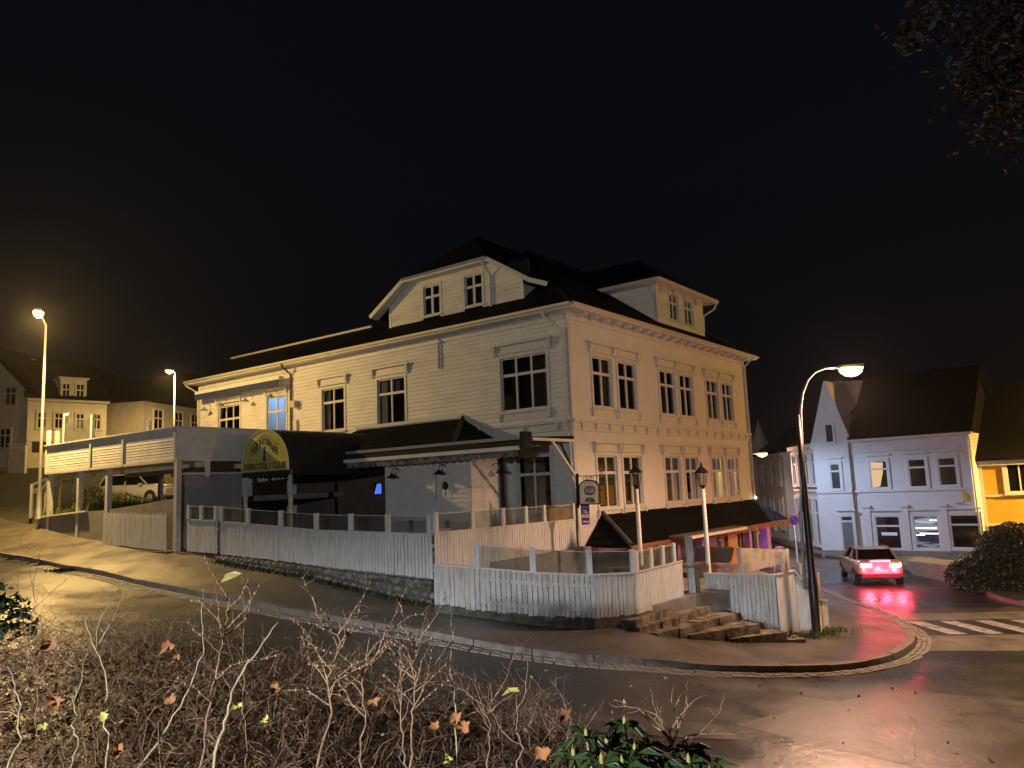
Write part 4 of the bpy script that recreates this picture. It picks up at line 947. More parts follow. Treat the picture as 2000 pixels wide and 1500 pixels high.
for i in range(len(bp_)-1):
    a, b = bp_[i], bp_[i+1]; dv = Vector((b[0]-a[0], b[1]-a[1], 0)).normalized(); nn = Vector((-dv.y, dv.x, 0))
    bw.prism([(a[0], a[1], a[2]-.2), (b[0], b[1], b[2]-.2), (b[0], b[1], b[3]-.015), (a[0], a[1], a[3]-.015)], nn*.3)
a = bp_[-1]; b = (gend[0], gend[1], -3.6, gend[2]); dv = Vector((b[0]-a[0], b[1]-a[1], 0)).normalized(); nn = Vector((-dv.y, dv.x, 0)); bw.prism([(a[0], a[1], -3.7), (b[0], b[1], -3.7), (b[0], b[1], b[3]-.015), (a[0], a[1], a[3]-.015)], nn*.3)
tag(bw.build('foundation_wall', M['darkstone'], fix=True), 'low mossy stone footing beneath the curved fence', 'wall')
# steps
steps = empty('stone_steps', (5.3, 20.5, -4.0), 'worn mossy granite steps climbing to the terrace gate', 'steps')
back = [(1345, 1172, -3.15), (1377, 1187, -3.32), (1412, 1205, -3.50), (1445, 1225, -3.70), (1495, 1239, -3.92), (1522, 1250, -4.12)]
front = [(1247, 1210, -3.15), (1255, 1225, -3.32), (1290, 1237, -3.50), (1355, 1240, -3.70), (1435, 1247, -3.92), (1487, 1252, -4.12)]
bk = [Vector(onZ(*q)) for q in back]; ft = [Vector(onZ(*q)) for q in front]
for i in range(6):
    b, f_ = bk[i], ft[i]; dv = (b-f_).normalized(); nn = Vector((dv.y, -dv.x, 0)); nn.z = 0
    f2 = f_-dv*.12; b2 = b+dv*.7; inb = -nn*(.62 if i else 1.2)
    N = max(2, int((b2-f2).length/.8)); mb = MB()
    for k in range(N):
        a = f2.lerp(b2, k/N+.004); c = f2.lerp(b2, (k+1)/N-.004); j = random.uniform(-.012, .012); jo = nn*random.uniform(-.02, .02)
        mb.hexa([Vector((v.x, v.y, f_.z-.6)) for v in (a+jo, c+jo, c+inb, a+inb)]+[Vector((v.x, v.y, f_.z+j)) for v in (a+jo, c+jo, c+inb, a+inb)])
    mb.build('step', mat('step_granite', (.26, .22, .17), .8, col2=(.05, .05, .025), vscale=3.5, bump=.8, bscale=18, thr=(.4, .58)) if i == 0 else bpy.data.materials['step_granite'], steps, fix=True)
# things on the lower terrace
mb = MB(); q0 = ray(1352, 1092)*25; q1 = ray(1432, 1100)*24.4
mb.prism([(q0[0], 25, -3.0), (q1[0], 24.4, -3.0), (q1[0], 24.4, -2.55), (q0[0], 25, -2.5)], (.2, .8, 0)); tag(mb.build('brick_planter', M['brick']), 'pinkish low brick planter behind the worn stair fence', 'planter')
mb = MB(); mb.prism([(q0[0]+.1, 25.1, -2.48), (q1[0], 24.6, -2.5), (q1[0]+.2, 24.9, -2.15), (q0[0]+.2, 25.4, -2.1)], (.15, .6, 0)); tag(mb.build('covered_furniture', M['black']), 'dark covered garden furniture on top of the brick planter', 'furniture')
tb = empty('terrace_table', (3.7, 22.2, -3), 'dim wooden bench table on the lower terrace behind glass', 'table')
mb = MB(); mb.box(WF, 2.4, 5.0, 21.6, 22.3, -2.32, -2.27); mb.build('table_top', M['wood'], tb)
for x in (2.6, 4.8): mb = MB(); mb.box(WF, x-.05, x+.05, 21.7, 22.2, -3, -2.32); mb.build('leg', M['wood'], tb)
for i, (x, y, lab) in enumerate(((.9, 22.2, 'small white plastic chair on the upper terrace seen through glass'),)):
    p = L(2.1, -4.2, 0); ch = empty('plastic_chair', (p.x, p.y, -1.95), lab, 'chair'); fr = Fr((p.x, p.y, 0), (1, 0, 0), (0, 1, 0))
    mb = MB(); mb.box(fr, -.22, .22, -.2, .22, -1.55, -1.52); mb.build('seat', M['white'], ch)
    mb = MB(); mb.box(fr, -.22, .22, .2, .23, -1.5, -1.12); mb.build('backrest', M['white'], ch)
    for a, b in ((-.2, -.18), (.2, -.18), (-.2, .2), (.2, .2)): mb = MB(); mb.box(fr, a-.02, a+.02, b-.02, b+.02, -1.95, -1.55); mb.build('leg', M['white'], ch)

# ------------------------------------------------------------------ lanterns, signs
def lantern(px, y, ztop, zbase, label):
    x = ray(px, 1000)[0]*y; root = empty('lantern_post', (x, y, zbase), label, 'lantern', 'unlit lantern posts on the lower terrace')
    mb = MB(); mb.lathe((x, y, zbase), [(.075, 0), (.07, .4), (.055, ztop-zbase)], 12); mb.build('post', M['white'], root)
    mb = MB(); mb.lathe((x, y, ztop), [(.05, -.08), (.035, .0), (.06, .05), (.12, .10), (.02, .12)], 8)
    for k in range(6):
        a = math.pi*k/3; c, s_ = math.cos(a), math.sin(a); mb.tube([(x+.11*c, y+.11*s_, ztop+.1), (x+.17*c, y+.17*s_, ztop+.48)], .012, 4)
    mb.lathe((x, y, ztop+.47), [(.20, 0), (.21, .03), (.10, .14), (.04, .2), (.045, .24), (.01, .34)], 6, False)
    l_ = mb.build('lantern_frame', M['metal_dark'], root)
    mb = MB(); mb.lathe((x, y, ztop+.1), [(.10, 0), (.16, .37)], 6, False); mb.build('lantern_glass', M['railglass'], l_)
lantern(1246, 23.5, ray(1243, 955)[2]*23.5, -3.0, 'unlit black lantern on white post nearer the house corner')
lantern(1376, 23.5, ray(1370, 955)[2]*23.5, -3.0, 'unlit black lantern on white post nearer the street end')
# pub sign on wrought bracket
Y = 25.4
def SP(px, py, dy=0): return atY(px, py, Y+dy)
pub = empty('pub_sign', SP(1152, 960), 'arched grey pub sign hanging from a scrolled iron bracket at the house corner', 'sign')
mb = MB(); mb.tube([SP(1127, 925), SP(1129, 992)], .05, 6); mb.tube([SP(1124, 930), SP(1178, 929)], .014, 6)
def spiral(cx, cy, r, turns, sg, st=0): return [SP(cx+sg*r*(1-k/26)*math.cos(st+k*turns*2*math.pi/24), cy+r*(1-k/26)*math.sin(st+k*turns*2*math.pi/24)) for k in range(24)]
mb.tube(spiral(1145, 934, 5, 1.3, -1, .8), .010, 5); mb.tube(spiral(1157, 934, 5, 1.3, 1, .8), .010, 5); mb.tube([SP(1143, 938), SP(1150, 934), SP(1156, 930)], .010, 5); mb.tube(spiral(1174, 925, 4, 1.3, 1, 3.8), .010, 5)
for px in (1140, 1165): mb.tube([SP(px, 930), SP(px, 942)], .008, 4)
mb.build('bracket', M['metal_dark'], pub)
bl = [(1132, 985), (1172, 984), (1171, 951)]+[(1151+20*math.cos(a), 951-13*math.sin(a)*1.0) for a in [math.pi*k/12 for k in range(1, 12)]]+[(1131, 952)]
mb = MB(); mb.prism([SP(x, y, -.02) for x, y in bl], (0, .05, 0)); mb.build('board', M['sign_grey'], pub, fix=True)
mb = MB()
for k in range(len(bl)): mb.beam(SP(*bl[k], .005), SP(*bl[(k+1) % len(bl)], .005), .09, .035)
mb.build('frame', M['metal_dark'], pub)
def disc(cx, cy, r, dy, m_, nm, y0=-9, y1=9):
    mb = MB(); pts = [(r*math.cos(2*math.pi*k/28), r*math.sin(2*math.pi*k/28)) for k in range(28)]; pts = [(a, max(y0, min(y1, b))) for a, b in pts]
    mb.face([SP(cx+a, cy-b, dy) for a, b in pts]); return mb.build(nm, m_, pub)
disc(1152, 958, 11, -.024, mat('emblem_dark', (.05, .03, .05), .6), 'emblem'); disc(1152, 958, 9.5, -.027, mat('emblem_grey', (.16, .14, .13), .6), 'emblem_disc', -5, 2.5)
xr = (1, 0, -.04)
text('OB', .20, mat('emblem_letter', (.30, .26, .24), .6), pub, SP(1152, 957, -.035), xr, upz, sx=.9); text('PUB', .15, M['ink'], pub, SP(1153, 978, -.03), xr, upz, bold=.008, sx=1.1); text('NORSK', .06, M['ink'], pub, SP(1153, 972.5, -.03), xr, upz)
sale = empty('sale_notice', SP(1143, 1005, .2), 'purple for sale notice fixed under the pub sign', 'notice')
mb = MB(); mb.prism([SP(1136, 1025, .2), SP(1152, 1024, .2), SP(1151, 984, .2), SP(1134, 985, .2)], (0, .02, 0)); mb.build('board', M['sign_purple'], sale, fix=True)
text('TIL', .14, M['sign_white'], sale, SP(1143, 999, .19), xr, upz, bold=.006, sx=.8); text('SALGS', .13, M['sign_white'], sale, SP(1143.5, 1008, .19), xr, upz, bold=.006, sx=.62); text('MEGLER', .075, M['sign_white'], sale, SP(1145, 1019, .19), xr, upz, bold=.003, sx=.8)
mb = MB(); mb.prism([SP(1135, 992, .19), SP(1150, 991, .19), SP(1150, 989.5, .19), SP(1135, 990.5, .19)], (0, .005, 0)); mb.build('stripe', M['sign_white'], sale)
# no-stopping sign
Ys = 40
q = atY(1551, 1016, Ys); zb_ = G(atY(1553, 1080, Ys).x, Ys)
ns = empty('no_stopping_sign', (q.x, Ys, zb_), 'round blue and red no stopping sign on a slim pole across the street', 'sign')
def dd(r, dy, m_, nm): mb = MB(); mb.prism([q+Vector((r*math.cos(a), dy, r*math.sin(a))) for a in [2*math.pi*k/24 for k in range(24)]], (0, .01, 0)); mb.build(nm, m_, ns, fix=True)
dd(.26, 0, M['sign_red'], 'sign_plate'); dd(.185, -.012, M['sign_blue'], 'sign_face')
mb = MB(); mb.beam(q+Vector((-.15, -.016, .15)), q+Vector((.15, -.016, -.15)), .004, .04); mb.build('slash', M['sign_red'], ns)
mb = MB(); mb.tube([(q.x+.02, Ys+.05, zb_), (q.x+.02, Ys+.05, q.z+.3)], .035, 8); mb.build('pole', M['galv'], ns)

# ------------------------------------------------------------------ street lamps
def cobra(name, label, base, head, power, col, armd=.9, bulb='lampbulb', pole='galv', size=.12, spotk=.75, curve=False, r=.07, group='street lamps', up=.25, cone=172, blend=.35):
    base = Vector(base); head = Vector(head); root = empty(name, base, label, 'street lamp', group)
    mb = MB(); mb.lathe(base, [(r*1.5, -.3), (r*1.4, .9), (r, 1.0), (r*.6, head.z-base.z)], 12); mb.build('pole', M[pole], root)
    mb = MB(); hd = (head-Vector((base.x, base.y, head.z))); hd.z = 0
    top = Vector((base.x, base.y, head.z)); mb.tube([top-Vector((0, 0, .05)), top+hd*.4+Vector((0, 0, .04)), head-hd.normalized()*.3+Vector((0, 0, .06))], .035, 8); mb.build('arm', M[pole], root)
    d = hd.normalized(); fr = Fr(head, d, (-d.y, d.x, 0))
    mb = MB(); mb.prism([fr(-.35, -.09, .05), fr(.33, -.13, .05), fr(.33, .13, .05), fr(-.35, .09, .05)], (0, 0, .09)); h_ = mb.build('lamp_head', M['galv'], root, fix=True)
    mb = MB(); n = 10
    for j in range(4):
        for k in range(n):
            a = 2*math.pi*k/n; rr_ = math.cos(j/3*math.pi/2); mb.v.append(fr(.02+.38*rr_*math.cos(a), .20*rr_*math.sin(a), .05-.24*math.sin(j/3*math.pi/2)))
    for j in range(3):
        for k in range(n): mb.f.append((j*n+k, j*n+(k+1) % n, (j+1)*n+(k+1) % n, (j+1)*n+k)); mb.sm.append(True)
    mb.build('lamp_bowl', M[bulb], h_)
    light('SPOT', head+Vector((0, 0, -.30)), col, power*spotk, root, size, spot=R(cone), blend=blend, aim=head+Vector((0, 0, -5)))
    light('POINT', head+Vector((0, 0, -.32)), col, power*up, root, size)
    return root
zL = G(-19.9, 33)
cobra('street_lamp', 'tall lit street lamp beside the balcony on the uphill road', (-19.95, 33, -.15), tuple(atY(75, 612, 31.0)), P_LEFT, SODIUM_L, pole='polemetal', spotk=1.4, up=.70, cone=128)
cobra('street_lamp', 'small distant lit street lamp behind the balcony, above the low house', (-26.1, 60, 3.0), (-26.3, 59.5, 10.0), P_LEFT_FAR, SODIUM_L)
# right lamp with curved arm
bx, by, bz = 7.9, 21.75, -4.2
rl_ = empty('street_lamp', (bx, by, bz), 'black lamp post with tall curved arm in front of the stair fence', 'street lamp', 'street lamps')
mb = MB(); mb.lathe((bx, by, bz), [(.13, -.2), (.125, 1.3), (.10, 1.5), (.085, 4.0), (.06, 5.9)], 14); mb.build('pole', M['metal_dark'], rl_)
def RL(px, py): return atY(px, py, 21.75)
mb = MB(); mb.tube([RL(1572, 1150), RL(1564, 1000), RL(1566.5, 858), RL(1564, 800), RL(1568, 768), RL(1578, 742), RL(1592, 727), RL(1612, 719), RL(1640, 718)], [.05, .045, .034, .032, .032, .03, .03, .03, .03], 8); mb.build('curved_arm', M['galv'], rl_)
hd = RL(1663, 722); fr = Fr(hd, (1, 0, 0), (0, 1, 0))
mb = MB(); mb.prism([fr(-.36, -.09, .04), fr(.30, -.15, .06), fr(.30, .15, .06), fr(-.36, .09, .04)], (0, 0, .09)); h_ = mb.build('lamp_head', M['galv'], rl_, fix=True)
mb = MB(); n = 12
for j in range(4):
    for k in range(n):
        a = 2*math.pi*k/n; rr_ = math.cos(j/3*math.pi/2); mb.v.append(fr(-.02+.36*rr_*math.cos(a), .20*rr_*math.sin(a), .06-.26*math.sin(j/3*math.pi/2)))
for j in range(3):
    for k in range(n): mb.f.append((j*n+k, j*n+(k+1) % n, (j+1)*n+(k+1) % n, (j+1)*n+k)); mb.sm.append(True)
mb.build('lamp_bowl', M['lampbulb'], h_)
light('SPOT', hd+Vector((0, 0, -.32)), SODIUM_R, P_RIGHT*.62, rl_, .14, spot=R(172), blend=.35, aim=hd+Vector((0, 0, -5)))
light('POINT', hd+Vector((0, 0, -.34)), SODIUM_R, P_RIGHT*.18, rl_, .14)
fh = atY(1488, 887, 52)
cobra('street_lamp', 'far lit street lamp low between the house corner and the spire', (fh.x-1, 52, -4.4), fh, P_FAR, SODIUM_R)
cobra('street_lamp', 'bluish street lamp hidden behind the white house in the side street', (11.3, 42.3, -4.3), (12.0, 42.0, 3.0), P_BLUE, (.52, .68, 1), bulb='lampled', group='lamps outside the view', up=.12, spotk=1.1)
cobra('street_lamp', 'orange street lamp outside the picture lighting the ochre house', (33, 35.5, -4.3), (32, 36, 2.6), P_ORANGE, (1, .56, .12), group='lamps outside the view')
cobra('street_lamp', 'white street lamp behind the viewer lighting the hedge and the fences', (-9.5, -15, -3), (-9, -14, 2.4), P_LED_BACK, LED, bulb='lampled', group='lamps outside the view', up=.22, spotk=.9, blend=.12)

# ------------------------------------------------------------------ cars
def car(label, loc, heading, bodymat, sedan=True, lit=False, L_=4.5, W_=1.82, Hh=1.45, glassm='blackglass'):
    root = empty('car', loc, label, 'car'); c, s_ = math.cos(heading), math.sin(heading); fw_ = Vector((c, s_, 0)); sd = Vector((-s_, c, 0)); o0 = Vector(loc)
    def T(x, y, z): return o0+fw_*x+sd*y+Vector((0, 0, z))
    # lower body cross sections
    hw = W_/2; x0 = -L_/2; x1 = L_/2
    secs = [(x0, .50, .98, .78), (x0+.12, .34, 1.04, .9), (x0+.6, .26, 1.04, .985), (x0+1.2, .22, 1.0, 1.0), (0, .2, .98, 1.0), (x1-1.5, .2, .97, 1.0), (x1-.9, .22, .90, .98), (x1-.35, .26, .80, .92), (x1, .38, .66, .74)]
    if not sedan: secs = [(x0, .45, 1.0, .82), (x0+.1, .34, 1.1, .92), (x0+.6, .26, 1.1, .985), (x0+1.2, .22, 1.08, 1.0), (0, .2, 1.06, 1.0), (x1-1.5, .2, 1.05, 1.0), (x1-.9, .22, 1.02, .98), (x1-.35, .26, .94, .92), (x1, .4, .75, .78)]
    ring = lambda w_, zb_, zt_: [(-w_*.8, zb_), (-w_*.98, zb_+.12), (-w_, zb_+(zt_-zb_)*.55), (-w_*.96, zt_-.08), (-w_*.86, zt_), (0, zt_+.02), (w_*.86, zt_), (w_*.96, zt_-.08), (w_, zb_+(zt_-zb_)*.55), (w_*.98, zb_+.12), (w_*.8, zb_), (0, zb_)]
    mb = MB(); rr_ = []
    for x, zb_, zt_, k in secs:
        rr_.append(len(mb.v)); mb.v += [T(x, y, z) for y, z in ring(hw*k, zb_, zt_)]
    for i in range(len(secs)-1):
        for k in range(12): mb.f.append((rr_[i]+k, rr_[i]+(k+1) % 12, rr_[i+1]+(k+1) % 12, rr_[i+1]+k)); mb.sm.append(True)
    mb.f.append(tuple(rr_[0]+k for k in range(12))); mb.sm.append(False); mb.f.append(tuple(rr_[-1]+k for k in range(12))); mb.sm.append(False)
    body = mb.build('body', bodymat, root, fix=True)
    # cabin
    zt_ = .98 if sedan else 1.06
    if sedan: cs = [(x0+.55, zt_-.02, .80), (x0+1.15, Hh-.04, .66), (x0+1.8, Hh, .66), (.35, Hh-.02, .66), (1.15, zt_-.03, .80)]
    else: cs = [(x0+.12, zt_-.02, .84), (x0+.45, Hh-.03, .74), (x0+1.5, Hh, .74), (.45, Hh-.03, .74), (1.15, zt_-.03, .84)]
    g = MB(); rf_ = MB()
    pts = [(T(x, -hw*k/.9*.96, z), T(x, hw*k/.9*.96, z)) for x, z, k in cs]
    b0 = T(cs[0][0], -hw*.86, zt_-.03); b1 = T(cs[0][0], hw*.86, zt_-.03); e0_ = T(cs[-1][0], -hw*.86, zt_-.03); e1_ = T(cs[-1][0], hw*.86, zt_-.03)
    for i in range(len(pts)-1):
        (a, b), (c_, d_) = pts[i], pts[i+1]; tgt = g if i in (0, len(pts)-2) else rf_; tgt.face([a, b, d_, c_], False)
    g.face([pts[0][0]]+[p[0] for p in pts[1:]]); g.face([p[1] for p in pts])
    g.build('windows', M[glassm], root, fix=True)
    for sgn_ in (0, 1):
        for i in range(len(pts)-1): rf_.beam(pts[i][sgn_], pts[i+1][sgn_], .07, .06)
        xm = T(-.35, (-1, 1)[sgn_]*hw*.70, Hh-.04); xb = T(-.38, (-1, 1)[sgn_]*hw*.92, zt_-.02); rf_.beam(xm, xb, .08, .04)
    rf_.build('roof', bodymat, root)
    for x in (x0+.85, x1-.85):
        for y in (-1, 1):
            cpt = T(x, y*(hw-.10), .32)
            mb = MB(); mb.tube([cpt-sd*.11, cpt-sd*.10, cpt+sd*.10, cpt+sd*.11], [.28, .32, .32, .28], 18); wh = mb.build('wheel', M['rubber'], root)
            mb = MB(); mb.tube([cpt+sd*y*.10, cpt+sd*y*.125], [.20, .17], 10); mb.build('rim', M['galv'], wh)
            mb = MB(); n = 14; ra, rb = .33, .40
            for k in range(n):
                a = math.pi*k/n*1.0; b = math.pi*(k+1)/n
                mb.face([T(x+ra*math.cos(a), y*hw*1.003, .32+ra*math.sin(a)), T(x+rb*math.cos(a), y*hw*1.005, .32+rb*math.sin(a)), T(x+rb*math.cos(b), y*hw*1.005, .32+rb*math.sin(b)), T(x+ra*math.cos(b), y*hw*1.003, .32+ra*math.sin(b))])
            mb.face([T(x+.35*math.cos(math.pi*k/n), y*hw*1.001, .32+.35*math.sin(math.pi*k/n)) for k in range(n+1)]); mb.build('wheel_arch', M['rubber'], body)
    # lights
    for y in (-1, 1):
        mb = MB(); mb.hexa([T(x0-.03, y*hw*.38, .80), T(x0-.005, y*hw*.80, .80), T(x0+.12, y*hw*.80, .80), T(x0+.1, y*hw*.38, .80), T(x0-.03, y*hw*.38, .93), T(x0+.0, y*hw*.82, .93), T(x0+.12, y*hw*.82, .93), T(x0+.1, y*hw*.38, .93)]); mb.build('tail_light', M['taillightcore'] if lit else M['sign_red'], root)
        mb = MB(); mb.hexa([T(x1-.42, y*hw*.90, .62), T(x1-.05, y*hw*.62, .58), T(x1-.1, y*hw*.5, .58), T(x1-.45, y*hw*.7, .62), T(x1-.46, y*hw*.90, .80), T(x1-.1, y*hw*.62, .74), T(x1-.15, y*hw*.5, .74), T(x1-.46, y*hw*.7, .80)]); mb.build('headlight', M['chrome'], root)
    mb = MB(); mb.hexa([T(x0-.02, -.38, 1.0), T(x0-.02, .38, 1.0), T(x0+.1, .38, 1.0), T(x0+.1, -.38, 1.0), T(x0-.015, -.36, 1.06), T(x0-.015, .36, 1.06), T(x0+.1, .36, 1.06), T(x0+.1, -.36, 1.06)]); mb.build('brake_light', M['taillight'] if lit else M['sign_red'], root)
    mb = MB(); mb.prism([T(x0-.02, -.26, .60), T(x0-.02, .26, .60), T(x0-.02, .26, .71), T(x0-.02, -.26, .71)], fw_*.03); mb.build('number_plate', M['plateshade'], root)
    mb = MB(); mb.hexa([T(x0-.045, -hw*.80, .40), T(x0-.045, hw*.80, .40), T(x0+.3, hw*.97, .40), T(x0+.3, -hw*.97, .40), T(x0-.045, -hw*.80, .54), T(x0-.045, hw*.80, .54), T(x0+.3, hw*.99, .54), T(x0+.3, -hw*.99, .54)]); mb.build('bumper', M['rubber'], root)
    for y in (-1, 1):
        mb = MB(); mb.box(Fr(T(.85, y*(hw+.06), .98), fw_, sd), -.08, .08, -.08, .08, 0, .13); mb.build('mirror', bodymat, root)
    return root
bronze = mat('bronze_car_paint', (.40, .31, .24), .35, metal=.3, coat=.6)
hdg = math.pi/2-R(13.0)
rc = Vector((14.35, 31.9)); cc_ = rc+Vector((math.cos(hdg), math.sin(hdg)))*2.25
cr_ = car('bronze saloon car with glowing red tail lights driving away down the street', (cc_.x, cc_.y, G(cc_.x, cc_.y)-.13), hdg, bronze, True, True)
T0 = Vector((rc.x, rc.y, G(rc.x, rc.y)-.13))-Vector((math.cos(hdg), math.sin(hdg), 0))*.55
for y in (-.6, 0, .6): light('POINT', T0+Vector((-math.sin(hdg)*y, math.cos(hdg)*y, .62)), (1, .03, .07), 130, cr_, .09)
car('white estate car parked behind the balcony posts', (-21.2, 44.6, .02), R(-18), mat('white_car_paint', (.62, .6, .55), .3, coat=.6), False, False, 4.6, 1.85, 1.62)

# ------------------------------------------------------------------ other houses
def shell(root, fr, w_, d_, z0_, z1_, wm, name='wall'):
    mb = MB(); mb.box(fr, 0, w_, 0, d_, z0_, z1_); return mb.build(name, M[wm] if isinstance(wm, str) else wm, root, fix=True)
# white rendered house across the street
dirn = Vector((-.735, .678, 0)); inn_ = Vector((.678, .735, 0))
pR = onZ(1917, 1088, -4.4); WR = Fr(pR, dirn, inn_); WR.o.z = 0
# find length so the corner lands near px 1680 / 1603
def along(px):
    k = ray(px, 1000); kx = k[0]
    o_ = WR.o; return (o_.x-kx*o_.y)/(kx*dirn.y-dirn.x)
u_r, u_b, u_l = 0.0, along(1672), along(1603)
wh = empty('rendered_house', WR(3, 3, -4.4), 'white rendered corner house with pointed gable and lit curtained window', 'house')
zE = ray(1917, 843)[2]*WR.o.y
shell(wh, WR, u_b, 8, -4.6, zE, 'wallwhite')
gz = zE
mb = MB(); gfr = WR; gm = (u_b+u_l)/2
P_gy = lambda px, py, u: ray(px, py)[2]*(WR.o+dirn*u).y
apx = P_gy(1618, 745, gm)
mb.prism([WR(u_b+.01, -.25, -4.6), WR(u_l, -.25, -4.6), WR(u_l, -.25, zE-.35), WR(u_l+.22, -.25, zE-.35), WR(gm+.06, -.25, apx), WR(gm-.06, -.25, apx), WR(u_b-.22, -.25, zE-.1), WR(u_b+.01, -.25, zE-.1)], inn_*3.0); mb.build('gable_bay', M['wallwhite'], wh, fix=True)
mb = MB(); mb.prism([WR(-.3, -.3, zE), WR(u_b, -.3, zE), WR(u_b, 3.4, zE+3.7), WR(-.3, 3.4, zE+3.7)], (0, 0, .12)); mb.prism([WR(-.3, 8, zE), WR(u_l, 8, zE), WR(u_l, 3.4, zE+3.7), WR(-.3, 3.4, zE+3.7)], (0, 0, .12)); mb.prism([WR(0, 0, zE), WR(0, 7.7, zE), WR(0, 3.4, zE+3.6)], dirn*.1); mb.build('roof', M['roofdark'], wh, fix=True)
mb = MB(); mb.box(WR, -.25, u_b, -.32, -.02, zE-.12, zE+.02); mb.box(WR, -.05, u_b, -.08, -.01, zE-.75, zE-.68)
zB = P_gy(1917, 953, 0); mb.box(WR, -.03, u_b, -.10, -.01, zB-.06, zB+.06); mb.box(WR, u_b, u_l+.02, -.34, -.26, zB-.06, zB+.06); mb.build('cornice', M['wallwhite'], wh)
mb = MB(); mb.tube([WR(-.1, -.3, zE-.1), WR(-.1, -.15, zE-.4), WR(-.1, -.12, -4.4)], .05, 6); mb.build('downpipe', M['wallwhite'], wh)
def wwin(px0, px1, py0, py1, n=0, cols=1, tr=.3, pane='blackglass', frame='wallwhite', hood=True, cas=.13):
    a, b = along(px1), along(px0); a, b = min(a, b), max(a, b); um = (a+b)/2; pm = (px0+px1)/2
    z1_ = P_gy(pm, py0, um); z0_ = P_gy(pm, py1, um)
    o = window(wh, WR, a, b, z0_, z1_, n=n, cols=cols, tr=tr, cas=cas, rec=-.015, pane=pane, frame=frame, proud=.07)
    if hood: mb = MB(); mb.box(WR, a-.2, b+.2, n-.14, n-.02, z1_+.28, z1_+.36); mb.build('window_hood', M['wallwhite'], o)
    return o, a, b, z0_, z1_
wo, wa, wb_, wz0, wz1 = wwin(1708, 1742, 900, 953)
lc = emis('lit_curtain', (1, .62, .30), .75)
mb = MB(); mb.prism([WR(wb_-.03, -.026, wz0+.02), WR(wb_-.45, -.026, wz0+.1), WR(wa+.25, -.026, wz0+.85), WR(wa+.2, -.026, wz1-.1), WR(wb_-.03, -.026, wz1-.05)], inn_*.006); mb.build('lit_curtain', lc, wo, fix=True)
wwin(1784, 1818, 896, 951); wwin(1843, 1878, 893, 948)
wwin(1708, 1756, 1008, 1072, cas=.16); wwin(1854, 1910, 1005, 1071, cas=.16)
sf = mat('lit_shop_pane', (.02, .02, .03), .1)
t_ = sf.node_tree; b_ = t_.nodes['Principled BSDF']; tcn = t_.nodes.new('ShaderNodeTexCoord'); mp = t_.nodes.new('ShaderNodeMapping'); mp.inputs['Scale'].default_value = (.35, .35, 2.6); nz = t_.nodes.new('ShaderNodeTexNoise'); nz.inputs['Scale'].default_value = 1.6; nz.inputs['Detail'].default_value = 3
cr2 = t_.nodes.new('ShaderNodeValToRGB'); cr2.color_ramp.elements[0].position = .42; cr2.color_ramp.elements[0].color = (.02, .02, .045, 1); cr2.color_ramp.elements[1].position = .68; cr2.color_ramp.elements[1].color = (.7, .78, 1, 1)
t_.links.new(tcn.outputs['Object'], mp.inputs[0]); t_.links.new(mp.outputs[0], nz.inputs['Vector']); t_.links.new(nz.outputs[0], cr2.inputs[0]); t_.links.new(cr2.outputs[0], b_.inputs['Emission Color']); b_.inputs['Emission Strength'].default_value = .8
M['shoplit'] = sf
so, sa, sb, sz0, sz1 = wwin(1783, 1831, 1007, 1072, pane='shoplit', cas=.16)
mb = MB()
for (f0, f1, g0_, g1_) in ((.1, .95, .60, .64), (.05, .8, .44, .475), (.6, 1.0, .40, .43), (.05, .35, .84, .87)):
    mb.box(WR, sa+(sb-sa)*f0, sa+(sb-sa)*f1, -.03, -.022, sz0+(sz1-sz0)*g0_, sz0+(sz1-sz0)*g1_)
mb.build('shop_tube_light', emis('lit_white_tube', (.85, .92, 1), 3), so)
mb = MB(); u0_ = along(1733); mb.box(WR, u0_-.4, u0_+.4, -.03, -.022, P_gy(1730, 1046, u0_), P_gy(1730, 1040, u0_)); mb.build('shop_tube_light', emis('dim_white_tube', (.6, .65, 1), .6), wh)
n_g = -.25
wwin(1633, 1652, 905, 955, n=n_g); wwin(1630, 1646, 828, 864, n=n_g, tr=0, hood=False, cas=.08, pane='rubber')
o, a_, b_2, z_0, z_1 = wwin(1645, 1668, 1007, 1074, n=n_g, tr=.16)
mb = MB(); mb.box(WR, a_+.04, b_2-.04, n_g-.045, n_g-.02, z_0, z_1-.35); mb.build('door', mat('green_grey_door', (.12, .15, .14), .5), o)
mb = MB(); mb.box(WR, -.02, u_b, -.16, -.02, -4.6, -4.15); mb.box(WR, u_b, u_l, -.38, -.26, -4.6, -4.2); mb.build('plinth', M['concrete'], wh)
for px in (1694, 1768, 1843): 
    u = along(px); mb = MB(); mb.box(WR, u-.18, u+.18, -.12, -.02, -4.15, zB-.9); mb.box(WR, u-.24, u+.24, -.2, -.02, zB-.9, zB-.78); mb.build('pilaster', M['wallwhite'], wh)
